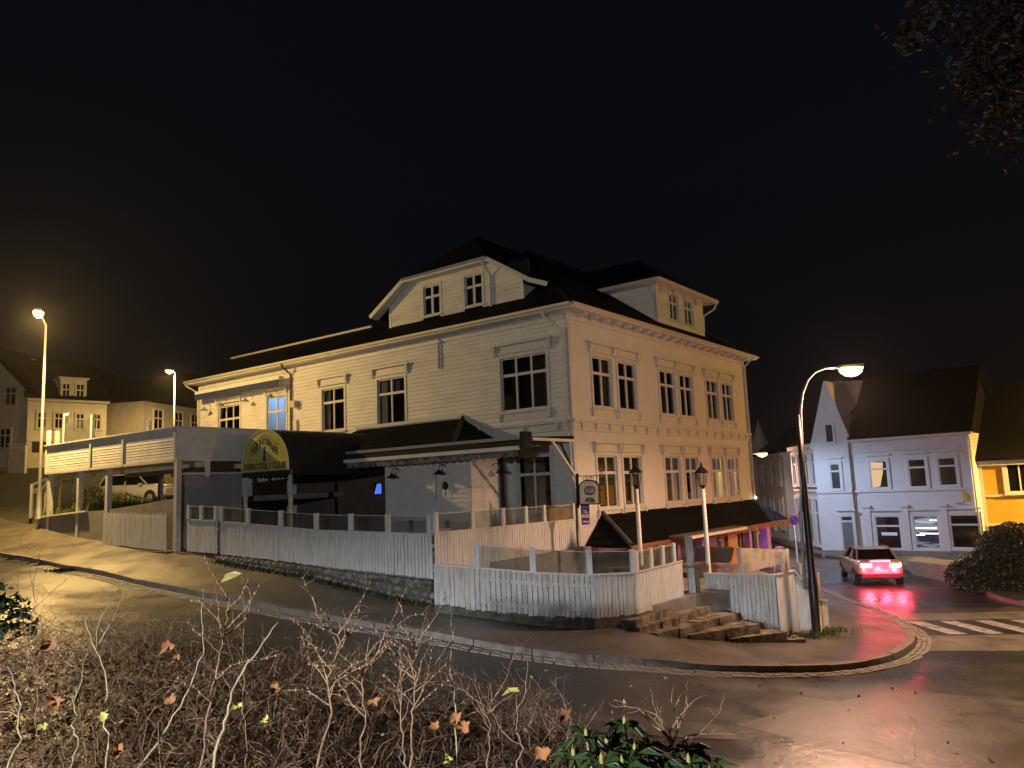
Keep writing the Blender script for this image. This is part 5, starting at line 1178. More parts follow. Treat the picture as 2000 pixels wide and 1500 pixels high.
# satellite dish
u = along(1893); zz = P_gy(1893, 970, u); dc = WR(u, -.5, zz)
dish = MB(); fr = Fr(dc, (.9, -.4, 0), (-.3, -.5, .8)); nrm = Vector((.35, -.75, .35)).normalized(); ax = nrm.orthogonal().normalized(); ay = nrm.cross(ax)
for j in range(5):
    for k in range(18):
        a = 2*math.pi*k/18; r_ = .30*j/4; dish.v.append(dc+ax*(r_*math.cos(a))+ay*(r_*math.sin(a))+nrm*(.08*(j/4)**2))
for j in range(4):
    for k in range(18): dish.f.append((j*18+k, j*18+(k+1) % 18, (j+1)*18+(k+1) % 18, (j+1)*18+k)); dish.sm.append(True)
sd_ = empty('satellite_dish', WR(u, 0, zz-.4), 'dark satellite dish on the white rendered wall above the shop windows', 'satellite dish'); dish.build('dish', M['rubber'], sd_)
mb = MB(); mb.tube([dc, WR(u+.1, -.3, zz-.25), WR(u+.55, -.02, zz-.35)], .03, 6); mb.build('arm', M['galv'], sd_)
# side wing of the white house, running back along the side street
pc = WR(u_l, .3, 0); e1 = Vector((.22, .975, 0)).normalized()
# visible side face between px 1555 and 1603
sdv = Vector(ray(1556, 1000)*52) - Vector(pc); sdv.z = 0; SLn = sdv.length; sdv.normalize(); S = Fr((pc.x, pc.y, 0), sdv, Vector((-sdv.y, sdv.x, 0))*-1)
if (S.n.dot(Vector((1, 0, 0)))) < 0: S.n = -S.n
sw = empty('side_street_house', S(3, 1, -4.4), 'blue lit house wing with tall narrow windows along the side street', 'house')
zS = ray(1603, 868)[2]*pc.y
shell(sw, S, SLn, 5, -4.6, zS, mat('blue_shaded_wall', (.42, .42, .46), .7, var=.15))  # dim bluish light on this side is put into the wall colour
mb = MB(); mb.box(S, -.05, SLn+.1, -.25, 0, zS-.15, zS+.1); mb.box(S, 0, SLn, -.08, -.0, -.95, -.8); mb.build('cornice', M['wallwhite'], sw)
for k, (f0, f1) in enumerate(((.08, .22), (.32, .46), (.56, .70), (.80, .93))):
    for z0_, z1_ in ((-.5, 1.35), (-4.0, -1.4)):
        window(sw, S, SLn*f0, SLn*f1, z0_, z1_, cols=1, tr=.3, cas=.22, rec=-.01, pane='blackglass', frame='wallwhite', proud=.14)
mb = MB(); mb.prism([S(-.2, -.3, zS+.1), S(SLn+.2, -.3, zS+.1), S(SLn+.2, 2.6, zS+2.0), S(-.2, 2.6, zS+2.0)], (0, 0, .1)); mb.build('roof', M['roofdark'], sw, fix=True)
# next houses down the street, with spire
def farhouse(label, px0, px1, Y0, Y1, zt_, wallm, nwin, gable=False):
    a = Vector(ray(px0, 1000)*Y0); b = Vector(ray(px1, 1000)*Y1); a.z = b.z = 0; d = (b-a); ln = d.length; d.normalize(); nn = Vector((-d.y, d.x, 0))
    if nn.dot(a) < 0: nn = -nn
    fr = Fr(a, d, nn); root = empty('street_house', fr(ln/2, 2, -4.4), label, 'house', 'small houses down the side street'); shell(root, fr, ln, 6, -4.8, zt_, wallm)
    for k in range(nwin):
        u = ln*(k+.5)/nwin
        for z0_, z1_ in ((-.6, 1.0), (-3.8, -1.6)): window(root, fr, u-.42, u+.42, z0_, z1_, cols=2, tr=.35, cas=.14, rec=-.01, pane='blackglass', frame='wallwhite', proud=.09)
    mb = MB(); mb.prism([fr(-.2, -.3, zt_), fr(ln+.2, -.3, zt_), fr(ln+.2, 3, zt_+2.2), fr(-.2, 3, zt_+2.2)], (0, 0, .12)); mb.build('roof', M['roofdark'], root, fix=True)
    mb = MB(); mb.box(fr, -.1, ln+.1, -.2, -.01, zt_-.2, zt_); mb.build('cornice', M['wallwhite'], root); return root, fr, ln
r1, f1_, l1 = farhouse('small blue lit house with paired windows just beyond the canopy edge', 1486, 1538, 66, 58, 1.8, 'wallwhite', 3)
r2, f2_, l2 = farhouse('narrow pale house behind the far lit street lamp', 1462, 1486, 80, 76, 1.2, 'wallwhite', 2)
sp = atY(1497, 825, 66); spb = atY(1500, 885, 66)
mb = MB(); n = 8; mb.lathe((spb.x, 68, spb.z-.6), [(1.25, 0), (1.1, .5), (.9, .9), (.05, sp.z-spb.z+.8), (.01, sp.z-spb.z+1.0)], 8, False); mb.build('spire', M['wallwhite'], r1)
mb = MB(); mb.lathe((spb.x, 68, -4.4), [(1.1, 0), (1.1, spb.z+3.9)], 8, False); mb.build('turret', M['wallwhite'], r1)
# ochre house on the right
oy = Vector(ray(1921, 1000)*41.5); oy.z = 0; oh = Fr(oy, (.93, -.37, 0), (.37, .93, 0))
och = empty('ochre_house', oh(3, 3, -4.3), 'ochre yellow house with white window, beside the white rendered house', 'house')
zo = ray(1935, 900)[2]*oy.y; zbb = ray(1935, 1023)[2]*oy.y
mb = MB(); mb.box(oh, 0, 9, 0, 6, zbb, zo); mb.build('wall', M['yellowwall'], och, fix=True); mb = MB(); mb.box(oh, .1, 9, .1, 6, -4.6, zbb); mb.build('ground_floor_wall', M['brown'], och, fix=True)
mb = MB(); mb.box(oh, -.05, .15, -.06, .1, -4.4, zo); mb.box(oh, 0, 9, -.12, -.01, zbb-.12, zbb+.03); mb.box(oh, 0, 9, -.2, -.01, zo-.25, zo); mid = ray(1935, 968)[2]*oy.y; mb.box(oh, .15, 9, -.07, -.01, mid-.06, mid+.04); mb.build('trim_board', M['wallwhite'], och)
window(och, oh, 1.25, 2.35, mid+.15, mid+1.7, cols=2, tr=0, cas=.2, rec=-.01, pane='blackglass', frame='wallwhite', proud=.08); window(och, oh, 4.2, 5.3, mid+.15, mid+1.7, cols=2, tr=0, cas=.2, rec=-.01, pane='blackglass', frame='wallwhite', proud=.08)
mb = MB(); mb.prism([oh(-.3, -.4, zo), oh(9, -.4, zo), oh(9, 4, zo+4.2), oh(-.3, 4, zo+4.2)], (0, 0, .15)); mb.prism([oh(-.1, 0, zo), oh(-.1, 6, zo), oh(-.1, 4, zo+4.0)], (.1, 0, 0)); mb.build('roof', M['roofdark'], och, fix=True)

# left: cream house with gable dormer and grey neighbour, low house
def lpt(px, Y, dy=0): v = Vector(ray(px, 1000)*Y); v.z = 0; return v
a = lpt(46, 60); b = lpt(203, 64); d = (b-a).normalized(); nn = Vector((-d.y, d.x, 0)); hA = Fr(a, d, nn); lnA = (b-a).length
def zA(py, px=120, Y=62): return ray(px, py)[2]*Y
cr_h = empty('cream_house', hA(lnA/2, 3, 3), 'cream wooden house with twin windowed dormer on the uphill left', 'house')
zg = zA(900); ztp = zA(783)
shell(cr_h, hA, lnA, 8, zg-3, ztp, 'cream')
mb = MB(); mb.box(hA, -.1, lnA+.15, -.25, -.01, ztp-.15, ztp+.1); mb.box(hA, 0, lnA, -.1, -.01, zA(861)-.1, zA(861)+.05); mb.box(hA, -.02, .2, -.06, .1, zg-3, ztp); mb.build('cornice', M['cream'], cr_h)
for u0, u1, pm_, in ((.12, .22, 1), (.33, .43, 1), (.60, .70, 1), (.82, .92, 1)):
    window(cr_h, hA, lnA*u0, lnA*u1, zA(838), zA(808), cols=2, tr=.35, cas=.12, rec=-.01, pane='blackglass', frame='cream', proud=.08)
mb = MB(); mb.box(hA, lnA*.07, lnA*.24, -.04, -.01, zA(884), zA(862)); mb.build('garage_dark_panel', M['rubber'], cr_h)  # black panel on the wall stands in for the dark inside of the garage
mb = MB(); mb.prism([hA(-.3, -.4, ztp+.05), hA(lnA+.3, -.4, ztp+.05), hA(lnA+.1, 4, ztp+3.6), hA(-.3, 4, ztp+3.6)], (0, 0, .12)); mb.build('roof', M['roofdark'], cr_h, fix=True)
u0, u1 = lnA*.38, lnA*.72
mb = MB(); mb.box(hA, u0, u1, -.1, 3, ztp-.1, zA(741)); dm_ = mb.build('dormer', M['cream'], cr_h, fix=True)
mb = MB(); mb.box(hA, u0-.15, u1+.15, -.3, 3, zA(741), zA(738)); mb.build('dormer_cornice', M['cream'], dm_)
for f0, f1 in ((.08, .36), (.60, .9)): window(dm_, hA, u0+(u1-u0)*f0, u0+(u1-u0)*f1, zA(782), zA(750), n=-.1, cols=2, tr=.38, cas=.1, rec=-.01, pane='blackglass', frame='cream', proud=.07)
gfr_ = Fr(lpt(46, 60), (-1, -.05, 0), (-.05, 1, 0))
gh = empty('grey_gabled_house', gfr_(3, 3, 3), 'dim grey gabled house side at the picture edge, uphill left', 'house')
mb = MB(); zt1 = ray(46, 768)[2]*60; zt0 = ray(0, 705)[2]*60
mb.prism([gfr_(0.05, 0, zg-3), gfr_(7, 0, zg-3), gfr_(7, 0, zt1), gfr_(3.6, 0, zt0+1.3), gfr_(.05, 0, zt1)], (0, 7, 0)); mb.build('wall', M['greywall'], gh, fix=True)
mb = MB(); mb.prism([gfr_(-.4, -.3, zt1-.1), gfr_(3.6, -.3, zt0+1.4), gfr_(3.6, 8, zt0+1.4), gfr_(-.4, 8, zt1-.1)], (0, 0, .2)); mb.build('roof', M['roofdark'], gh, fix=True)
window(gh, gfr_, .9, 1.7, zt1-.9, zt1+.5, cols=2, tr=.35, cas=.1, rec=-.01, pane='blackglass', frame='greywall', proud=.06); window(gh, gfr_, 1.2, 2.0, zt1-4.2, zt1-2.7, cols=2, tr=.35, cas=.1, rec=-.01, pane='blackglass', frame='greywall', proud=.06)
a = lpt(205, 68); b = lpt(276, 66); c = lpt(392, 74); d = (c-b).normalized(); nn = Vector((-d.y, d.x, 0)); hB = Fr(b, d, nn); lnB = (c-b).length
lowh = empty('low_house', hB(lnB/2, 3, 2), 'low cream house with flat roof beneath the distant street lamp', 'house')
def zBf(px, py, Y): return ray(px, py)[2]*Y
z1_ = zBf(276, 783, 66); shell(lowh, hB, lnB, 6, 1, z1_, 'cream')
d2v = (b-a).normalized(); hB2 = Fr(a, d2v, Vector((-d2v.y, d2v.x, 0))); mb = MB(); mb.box(hB2, 0, (b-a).length, 0, .4, 1, zBf(240, 786, 67)); mb.build('side_wall', M['greywall'], lowh, fix=True)
mb = MB(); mb.box(hB, -.2, lnB+.2, -.2, 6, z1_, z1_+.15); mb.build('roof', M['roofdark'], lowh)
for f0, f1 in ((.16, .30), (.50, .64), (.80, .93)): window(lowh, hB, lnB*f0, lnB*f1, z1_-2.5, z1_-.6, cols=2, tr=.4, cas=.12, rec=-.01, pane='blackglass', frame='white', proud=.08)
window(lowh, hB2, .6, 1.6, z1_-2.1, z1_-1.3, cols=2, tr=0, cas=.08, rec=-.01, pane='blackglass', frame='cream', proud=.06)
gt = lpt(28, 57); mb = MB(); mb.box(Fr(gt, (1, 0, 0), (0, 1, 0)), -.6, .6, 0, .3, zg-2, zA(868, 28, 57)); mb.box(Fr(gt, (1, 0, 0), (0, 1, 0)), -.7, .7, -.05, .35, zA(868, 28, 57), zA(866, 28, 57)); tag(mb.build('garden_wall', M['cream'], fix=True), 'pale stub of garden wall before the grey gabled house', 'wall')
# hillside behind the left houses
def hillmesh(name, pts, depth, mat_):
    mb = MB(); N = 60; prev = None
    for i in range(N+1):
        t = i/N; px = pts[0][0]+(pts[-1][0]-pts[0][0])*t
        py = np.interp(px, [p[0] for p in pts], [p[1] for p in pts])+noise.noise(Vector((px*.03, 0, 0)))*8
        row = []
        top = ray(px, py)
        for k, (Y_, f_) in enumerate(((depth*.8, 0), (depth*.9, .6), (depth, 1.0), (depth*1.4, .9))):
            zz = -2+(top[2]*depth+2)*f_; row.append(len(mb.v)); mb.v.append(Vector((top[0]*Y_, Y_, zz+noise.noise(Vector((px*.05, k, 3)))*1.5*(k < 2))))
        if prev:
            for k in range(3): mb.f.append((prev[k], row[k], row[k+1], prev[k+1])); mb.sm.append(True)
        prev = row
    return tag(mb.build(name, mat_), kind='structure')
hillmesh('hill', [(-400, 760), (0, 735), (150, 700), (250, 745), (420, 725), (600, 690), (800, 760), (1500, 900), (2400, 900)], 170, mat('dark_wooded_hill', (.012, .014, .008), 1))

# ------------------------------------------------------------------ car park wall, grass, rail, shrubs
cw = MB(); pp = [(22.2, -.85, -.42), (20, -1.0, -.32), (17.7, -1.25, -.22), (16, -1.4, -.17), (14.5, -1.6, -.08), (11.3, -1.8, .14)]
for i in range(len(pp)-1):
    (a, za0, za1), (b, zb0, zb1) = pp[i], pp[i+1]
    cw.prism([L(a, -7.45, za0-.4), L(b, -7.45, zb0-.4), L(b, -7.45, zb1), L(a, -7.45, za1)], UR*.25)
tag(cw.build('retaining_wall', M['concrete'], fix=True), 'grey concrete retaining wall rising beside the car park', 'wall')
mb = MB(); mb.prism([L(17.6, -7.2, -.3), L(11.4, -7.2, .1), L(11.4, 0, .15), L(23, 3, .1), L(27, 3, .2), L(21, -3.8, -.1)], (0, 0, -.2)); tag(mb.build('parking_area', M['concrete'], fix=True), kind='structure')
mb = MB(); mb.beam(L(22.2, -7.5, -.40), L(17.7, -7.5, -.20), .12, .06); tag(mb.build('wall_coping', M['white']), 'pale coping strip along the grass edge of the concrete wall', 'coping')
# grass tuft field
def blades(name, area, n, h, matn, label=None, w_=.012, **kw):
    mb = MB()
    for i in range(n):
        x, y, z = area(); hh = h*random.uniform(.5, 1.2); a = random.uniform(0, 6.28); ln = random.uniform(.1, .5)*hh
        p0 = Vector((x, y, z)); p1 = p0+Vector((math.cos(a)*ln*.4, math.sin(a)*ln*.4, hh*.6)); p2 = p0+Vector((math.cos(a)*ln, math.sin(a)*ln, hh)); s_ = Vector((-math.sin(a), math.cos(a), 0))*w_
        mb.face([p0-s_, p0+s_, p1+s_*.8, p1-s_*.8]); mb.face([p1-s_*.8, p1+s_*.8, p2])
    o = mb.build(name, M[matn]); return tag(o, label, **kw)
def ga():
    s_ = random.uniform(17.8, 22.8); t_ = random.uniform(-7.4, -4.2); p = H(s_, t_, 0); return p.x, p.y, max(G(p.x, p.y), -.42+(22-s_)*.045)-.05
blades('grass', ga, 4500, .42, 'grass', kind='stuff', w_=.022)
def ga2():
    k = random.randrange(5); c = [(6.9, 21.1), (7.5, 21.4), (8.0, 21.75), (8.5, 22.1), (5.2, 20.2)][k]; return c[0]+random.gauss(0, .25), c[1]+random.gauss(0, .12), G(*c)-.02
blades('grass', ga2, 900, .16, 'grass', kind='stuff', w_=.012)
def ga3():
    s_ = random.uniform(-1, 8.5); p = H(s_, -7.75+random.gauss(0, .08), 0); return p.x, p.y, G(p.x, p.y)-.01
blades('grass', ga3, 1200, .12, 'leafdark', kind='stuff', w_=.012)
def ga4():
    i = random.randrange(40, len(ks)-60); q = ks[min(i, 75)]; n = kn[min(i, 75)]; return q.x-n.x*.25+random.gauss(0, .2), q.y-n.y*.25+random.gauss(0, .12), G(q.x, q.y)-.13
blades('weeds', ga4, 500, .10, 'leafdark', kind='stuff', w_=.012)
# guard rail
gr_ = empty('guard_rail', (-24.5, 40, .6), 'grey steel guard rail curving up the road behind the lamp', 'guard rail')
gpts = [atY(62, 962, 37), atY(90, 950, 39), atY(118, 942, 41), atY(145, 937, 43)]
mb = MB()
for i in range(3): mb.beam(gpts[i], gpts[i+1], .05, .18); mb.beam(gpts[i]+Vector((0, 0, .35)), gpts[i+1]+Vector((0, 0, .35)), .05, .10)
mb.build('rail', M['galv'], gr_)
for q_ in gpts: mb = MB(); mb.box(Fr((q_.x, q_.y, 0), (1, 0, 0), (0, 1, 0)), -.05, .05, -.05, .05, q_.z-1.2, q_.z+.4); mb.build('post', M['galv'], gr_)

def leafmass(mb, c, rx, ry, rz, n, sz, up=0):
    for i in range(n):
        while True:
            v = Vector((random.uniform(-1, 1), random.uniform(-1, 1), random.uniform(-1 if not up else -.1, 1)))
            if v.length < 1 and v.length > (.6 if rx < 2 else .72): break
        k = 1+(.22 if rx < 2 else .26)*noise.noise(v*(2.1 if rx < 2 else 1.7)+Vector(c)*.3)+(.10*noise.noise(v*6) if rx >= 2 else 0)
        p = Vector(c)+Vector((v.x*rx*k, v.y*ry*k, v.z*rz*k)); a = Vector((random.gauss(0, 1), random.gauss(0, 1), random.gauss(0, 1))).normalized(); b = a.orthogonal().normalized(); s_ = sz*random.uniform(.6, 1.3)
        mb.face([p-a*s_, p+b*s_*.45, p+a*s_, p-b*s_*.45])
def shrub(name, label, cat, c, r_, n, sz, leaf='leafdark', group=None, stems=6):
    root = empty(name, (c[0], c[1], c[2]-r_[2]), label, cat, group); mb = MB(); leafmass(mb, c, *r_, n, sz, 1); mb.build('foliage', M[leaf], root)
    mb = MB()
    for k in range(stems):
        a = random.uniform(0, 6.28); mb.tube([(c[0]+.1*math.cos(a), c[1]+.1*math.sin(a), c[2]-.15), (c[0]+r_[0]*.3*math.cos(a), c[1]+r_[1]*.3*math.sin(a), c[2]+r_[2]*.4), (c[0]+r_[0]*.6*math.cos(a), c[1]+r_[1]*.6*math.sin(a), c[2]+r_[2]*.8)], [.02, .012, .004], 5)
    mb.build('stems', M['twig'], root)
for k, (px, Y_, rx, rz) in enumerate(((180, 41, 1.3, .75), (236, 40, .9, .65), (262, 39.5, .8, .45), (285, 39.2, .6, .3))):
    q_ = lpt(px, Y_); z_ = G(q_.x, q_.y)
    shrub('shrub', ['dark broad shrub filling the space between the two balcony posts', 'dark shrub in front of the rear end of the white car', 'low dark shrub before the door of the white car', 'small scrubby plant just left of the white car wheel'][k], 'shrub', (q_.x, q_.y, z_-.1), (rx, .7, rz+.25), int(900*rx), .07, group='shrubs at the car park')
q_ = Vector(ray(1965, 1090)*30); zz = G(q_.x, q_.y)
shrub('clipped_bush', 'large dark rounded bush beside the crossing in front of the ochre house', 'bush', (q_.x+.9, 30, -4.3), (2.8, 2.0, 2.0), 42000, .075, leaf='bushdark', stems=10)
# low wall and kerb-side slab across the street
mb = MB(); a = onZ(1772, 1112, -4.32); b = onZ(1862, 1136, -4.32)
mb.prism([(a[0], a[1], -4.6), (b[0]+.3, b[1], -4.6), (b[0]+.3, b[1], -3.75), (a[0], a[1], -3.95)], (1.2, 1.6, 0)); tag(mb.build('low_wall', M['concrete'], fix=True), 'low grey concrete wall before the white rendered house', 'wall')
# litter on the verge: small yellow cup shaped fungus / bag
# ------------------------------------------------------------------ thin mist added to imitate lens glare around the lamps
hm = bpy.data.materials.new('glare_mist'); hm.use_nodes = True; t_ = hm.node_tree; t_.nodes.remove(t_.nodes['Principled BSDF'])
v_ = t_.nodes.new('ShaderNodeVolumePrincipled'); v_.inputs['Color'].default_value = (.95, .93, .9, 1); v_.inputs['Density'].default_value = .00020; v_.inputs['Anisotropy'].default_value = .8
t_.links.new(v_.outputs[0], t_.nodes['Material Output'].inputs['Volume'])
mb = MB(); mb.box(WF, -280, 280, -45, 300, -60, 60); tag(mb.build('haze', hm, fix=True), kind='stuff')
# ------------------------------------------------------------------ near bank, hedge and plants
def bankz(x, y):
    t = max(0, min(1, (y-5.2)/5.0)); top = -1.68-.16*max(0, y)-.22*max(0, x+.3)
    g_ = G(x, max(y, 6))-.13-.02
    return top*(1-t)+g_*t if y < 10.2 else g_-.05
mb = MB(); X = np.linspace(-9, 7, 54); Yy = np.linspace(-3, 10.2, 50)
for y in Yy:
    for x in X: mb.v.append(Vector((x, y, max(bankz(x, y), -9)+noise.noise(Vector((x*1.3, y*1.3, 0)))*.06)))
for j in range(len(Yy)-1):
    for i in range(len(X)-1): a = j*len(X)+i; mb.f.append((a, a+1, a+len(X)+1, a+len(X))); mb.sm.append(True)
tag(mb.build('bank', M['soil']), kind='structure')
random.seed(11)
def htop(x, y):
    # hedge top height, falls to the right
    return float(np.interp(x+.0*y, [-5, -3.3, -2.2, -1.3, -.6, 0, .5, .9, 1.4], [-.62, -.70, -.78, -.98, -1.16, -1.32, -1.50, -1.72, -2.05]))+.10*noise.noise(Vector((x*1.1, y*1.1, 4)))
def wander(p, d, n, step, wob, rad, mb, sides=3, grav=0.):
    pts = [p.copy()]
    for i in range(n):
        d = (d+Vector((random.gauss(0, wob), random.gauss(0, wob), random.gauss(0, wob)-grav))).normalized(); p = p+d*step; pts.append(p.copy())
    mb.tube(pts, [rad*(1-.75*i/n) for i in range(n+1)], sides, caps=False); return pts, d
tw = MB(); lf = {k: MB() for k in ('leafbrown', 'leaforange', 'leafyellow')}
def leaf(mb, p, s_, flat=False):
    a = Vector((random.gauss(0, 1), random.gauss(0, 1), random.gauss(0, .6))).normalized(); b = a.cross(Vector((random.gauss(0, 1), random.gauss(0, 1), random.gauss(0, 1)))).normalized(); nrm = a.cross(b)*s_*.3*random.uniform(-1, 1)
    mb.face([p-a*s_, p-a*s_*.35+b*s_*.55+nrm, p+a*s_*.2+nrm*.3, p-a*s_*.35-b*s_*.55+nrm]); mb.face([p+a*s_*.2+nrm*.3, p-a*s_*.35+b*s_*.55+nrm, p+a*s_*.45+b*s_*.4, p+a*s_*1.05, p+a*s_*.4-b*s_*.42, p-a*s_*.35-b*s_*.55+nrm])
for i in range(11000):
    y = random.uniform(2.0, 5.3); x = random.uniform(-.78*y-.3, min(1.35, .62*y)); top = htop(x, y)
    z = top-abs(random.gauss(0, .20))+.03
    bz_ = bankz(x, y)
    if z < bz_: z = random.uniform(bz_, max(top, bz_+.02))
    p = Vector((x, y, z)); d = Vector((random.gauss(0, .6), random.gauss(0, .6), random.uniform(-.2, 1.0))).normalized()
    pts, dd_ = wander(p, d, random.randint(3, 6), random.uniform(.025, .06), .38, random.uniform(.0012, .0034), tw)
    if random.random() < .6:
        for k in range(2):
            q_ = random.choice(pts); wander(q_, Vector((random.gauss(0, 1), random.gauss(0, 1), random.gauss(.3, .7))).normalized(), 3, .025, .4, .0018, tw)
for i in range(17000):
    y = random.uniform(2.0, 5.3); x = random.uniform(-.78*y-.3, min(1.25, .62*y)); top = htop(x, y)-.13; z = top-abs(random.gauss(0, .22)); z = max(z, bankz(x, y)+.01)
    r_ = random.random(); k = 'leafbrown' if r_ < .90 else ('leaforange' if r_ < .965 else 'leafyellow')
    leaf(lf[k], Vector((x, y, z)), random.uniform(.010, .028) if k == 'leafbrown' else random.uniform(.014, .034))
tag(tw.build('undergrowth', M['twig']), kind='stuff')
for k, nm in (('leafbrown', 'leaf_litter'), ('leaforange', 'fallen_leaves'), ('leafyellow', 'autumn_leaves')): tag(lf[k].build(nm, M[k]), kind='stuff')
# individual dry plants
def dryplant(px, py_top, px_b, y, label, kind_='stem', thick=.006, branches=4, m_='stem', bend=.0, mid=None, knobs=False):
    thick *= .55; branches = int(branches*1.3)
    top = atY(px, py_top, y); b = atY(px_b, 1500, y-.2); b.z = max(b.z, bankz(b.x, b.y))-.05 if b.z > bankz(b.x, b.y) else bankz(b.x, b.y)
    root = empty('dry_plant', b, label, 'plant', 'tall dry plants in the hedge'); mb = MB(); pts = []
    N = 22
    for i in range(N+1):
        t = i/N; p = b.lerp(top, t); p += Vector((random.gauss(0, .0035), random.gauss(0, .003), 0))+ Vector((math.sin(t*3.1)*bend, 0, 0))+Vector((noise.noise(Vector((t*4, px, 0)))*.035, noise.noise(Vector((t*4, px, 5)))*.03, 0))*math.sin(t*math.pi)
        pts.append(p)
    mb.tube(pts, [thick*(1-.55*i/N) for i in range(N+1)], 5)
    for k in range(branches):
        i = random.randint(int(N*.45), N-2); d = Vector((random.choice((-1, 1))*random.uniform(.4, 1), random.gauss(0, .4), random.uniform(.6, 1.4))).normalized()
        br, d2__ = wander(pts[i], d, random.randint(5, 9), .032, .2, thick*.6, mb, 4)
        for q_ in br[2:]:
            if random.random() < .7: wander(q_, (d2__+Vector((random.gauss(0, .9), random.gauss(0, .5), .4))).normalized(), 3, .022, .3, thick*.3, mb, 3)
            if knobs and random.random() < .9: mb.lathe(q_, [(.002, -.005), (.006, 0), (.002, .006)], 5)
    mb.build('stem', M[m_], root); return root, pts
dryplant(545, 1215, 415, 2.9, 'pale bleached bare stem leaning right, thickest of the tall stems', thick=.011, branches=0, bend=-.06)
dryplant(395, 1148, 245, 3.1, 'long thin pale stem curving right across the kerb', thick=.007, branches=0, bend=.10)
dryplant(165, 1200, 205, 2.9, 'pale forked dry stem rising at the left of the hedge', thick=.008, branches=2, bend=.04)
dryplant(450, 1165, 385, 3.0, 'knobbly brown dry plant with fan of upright twigs', thick=.009, branches=7, m_='twig', knobs=True)
dryplant(880, 1185, 892, 3.6, 'single straight thin reed standing clear of the hedge', thick=.0065, branches=0)
dryplant(665, 1215, 620, 3.2, 'tall branching bare twig plant with rising side shoots', thick=.010, branches=10, m_='twig', knobs=True)
dryplant(720, 1235, 700, 3.2, 'slender branching bare twig plant right of the tallest one', thick=.008, branches=7, m_='twig', knobs=True)
dryplant(815, 1240, 800, 3.3, 'bushy topped dry plant before the middle of the road', thick=.009, branches=10, m_='twig', knobs=True)
dryplant(780, 1250, 790, 3.1, 'thin pale curved plant touching the bushy topped one', thick=.006, branches=4, m_='twig')
dryplant(20, 1300, 10, 2.6, 'pale stalk at the left picture edge', thick=.008, branches=1, bend=.03)
dryplant(150, 1340, 140, 2.6, 'short pale stalk left of the forked stem', thick=.007, branches=1)
dryplant(60, 1110, 75, 3.3, 'faint feathery dry seed head before the bright wet road', thick=.005, branches=9, m_='twig')
dryplant(960, 1330, 950, 3.2, 'small twiggy plant at the middle foot of the hedge', thick=.006, branches=5, m_='twig')
dryplant(1110, 1380, 1125, 3.4, 'short straight dead stalk left of the green bush', thick=.006, branches=1, m_='twig')
dryplant(1310, 1420, 1315, 3.4, 'grey bare twig cluster right of the green bush', thick=.010, branches=8, m_='twig')
dryplant(1745, 1345, 1775, 2.8, 'thin dark curved twig over the wet road', thick=.004, branches=0, m_='twig', bend=.04)
r_, pts = dryplant(1010, 1352, 1012, 3.0, 'dry plant with drooping yellow leaf on top and curled side stalk', thick=.007, branches=3, m_='twig')
mb = MB(); t = pts[-1]; mb.face([t+Vector((-.055, 0, -.012)), t+Vector((-.03, 0, .016)), t+Vector((.005, -.01, .02)), t+Vector((.012, 0, .0)), t+Vector((-.02, .01, .0))]); mb.build('yellow_leaf', M['leafyellow'], r_)
r_, pts = dryplant(475, 1120, 480, 3.3, 'dry stalk with pale drooping leaf before the dark fence footing', thick=.004, branches=1, m_='twig')
mb = MB(); t = pts[-1]; mb.face([t+Vector((-.09, 0, -.035)), t+Vector((-.07, 0, .0)), t+Vector((-.03, 0, .012)), t+Vector((.0, 0, .0)), t+Vector((-.035, .01, -.015))]); mb.build('pale_leaf', M['leafyellow'], r_)
# bigger lobed leaves caught in the hedge, each its own
spots = [(330, 1260, 'leaforange', .055), (85, 1420, 'leafyellow', .035), (100, 1255, 'leaforange', .06), (210, 1395, 'leafyellow', .045), (345, 1285, 'leaforange', .035), (465, 1380, 'leafyellow', .035), (535, 1345, 'leaforange', .045), (110, 1370, 'leaforange', .06), (230, 1465, 'leaforange', .05), (335, 1365, 'leaforange', .045), (520, 1405, 'leafyellow', .028), (730, 1370, 'leaforange', .045), (890, 1405, 'leaforange', .05), (905, 1420, 'leaforange', .05), (875, 1480, 'leafyellow', .035), (1060, 1470, 'leaforange', .06), (850, 1420, 'leaforange', .04), (1100, 1400, 'leafbrown', .05)]
posn = ['highest on the left', 'low at the far left', 'upper left near the bright road', 'pale green, left centre', 'small, beside the highest', 'small bright, centre left', 'near the leaning pale stem', 'large, lower left', 'bottom left', 'under the curved stem', 'tiny, left of centre', 'among the knobbly twigs', 'by the straight reed', 'just under the reed leaf', 'at the bottom centre', 'beside the green bush', 'left of the reed foot', 'at the hedge end']
random.seed(5)
for (px, py, k, s_), w_ in zip(spots, posn):
    y = 2.35; p = atY(px, py, y); 
    mb = MB(); N = 10; ph = random.uniform(0, 6)
    tilt = Vector((random.gauss(0, .25), -1, random.gauss(.3, .25))).normalized(); ax = tilt.orthogonal().normalized(); ay = tilt.cross(ax); ctr = len(mb.v); mb.v.append(p)
    for i in range(2*N):
        a = math.pi*i/N+ph; rr_ = s_*(1.0 if i % 4 == 0 else (.72 if i % 2 == 0 else .85))*random.uniform(.7, 1.15)*.5*(.6 if i in (0, 1, 19) else 1); mb.v.append(p+ax*rr_*math.cos(a)+ay*rr_*math.sin(a)*.8+tilt*(random.uniform(-.008, .012)+.9*s_*math.cos(a*1.0+.5)**2*.4))
    for i in range(2*N): mb.f.append((ctr, ctr+1+i, ctr+1+(i+1) % (2*N))); mb.sm.append(True)
    tag(mb.build('autumn_leaf', M[k]), {'leaforange': 'orange', 'leafyellow': 'yellow', 'leafbrown': 'brown'}[k]+' withered leaf caught in the hedge, '+w_, 'leaf', 'large leaves caught in the hedge')
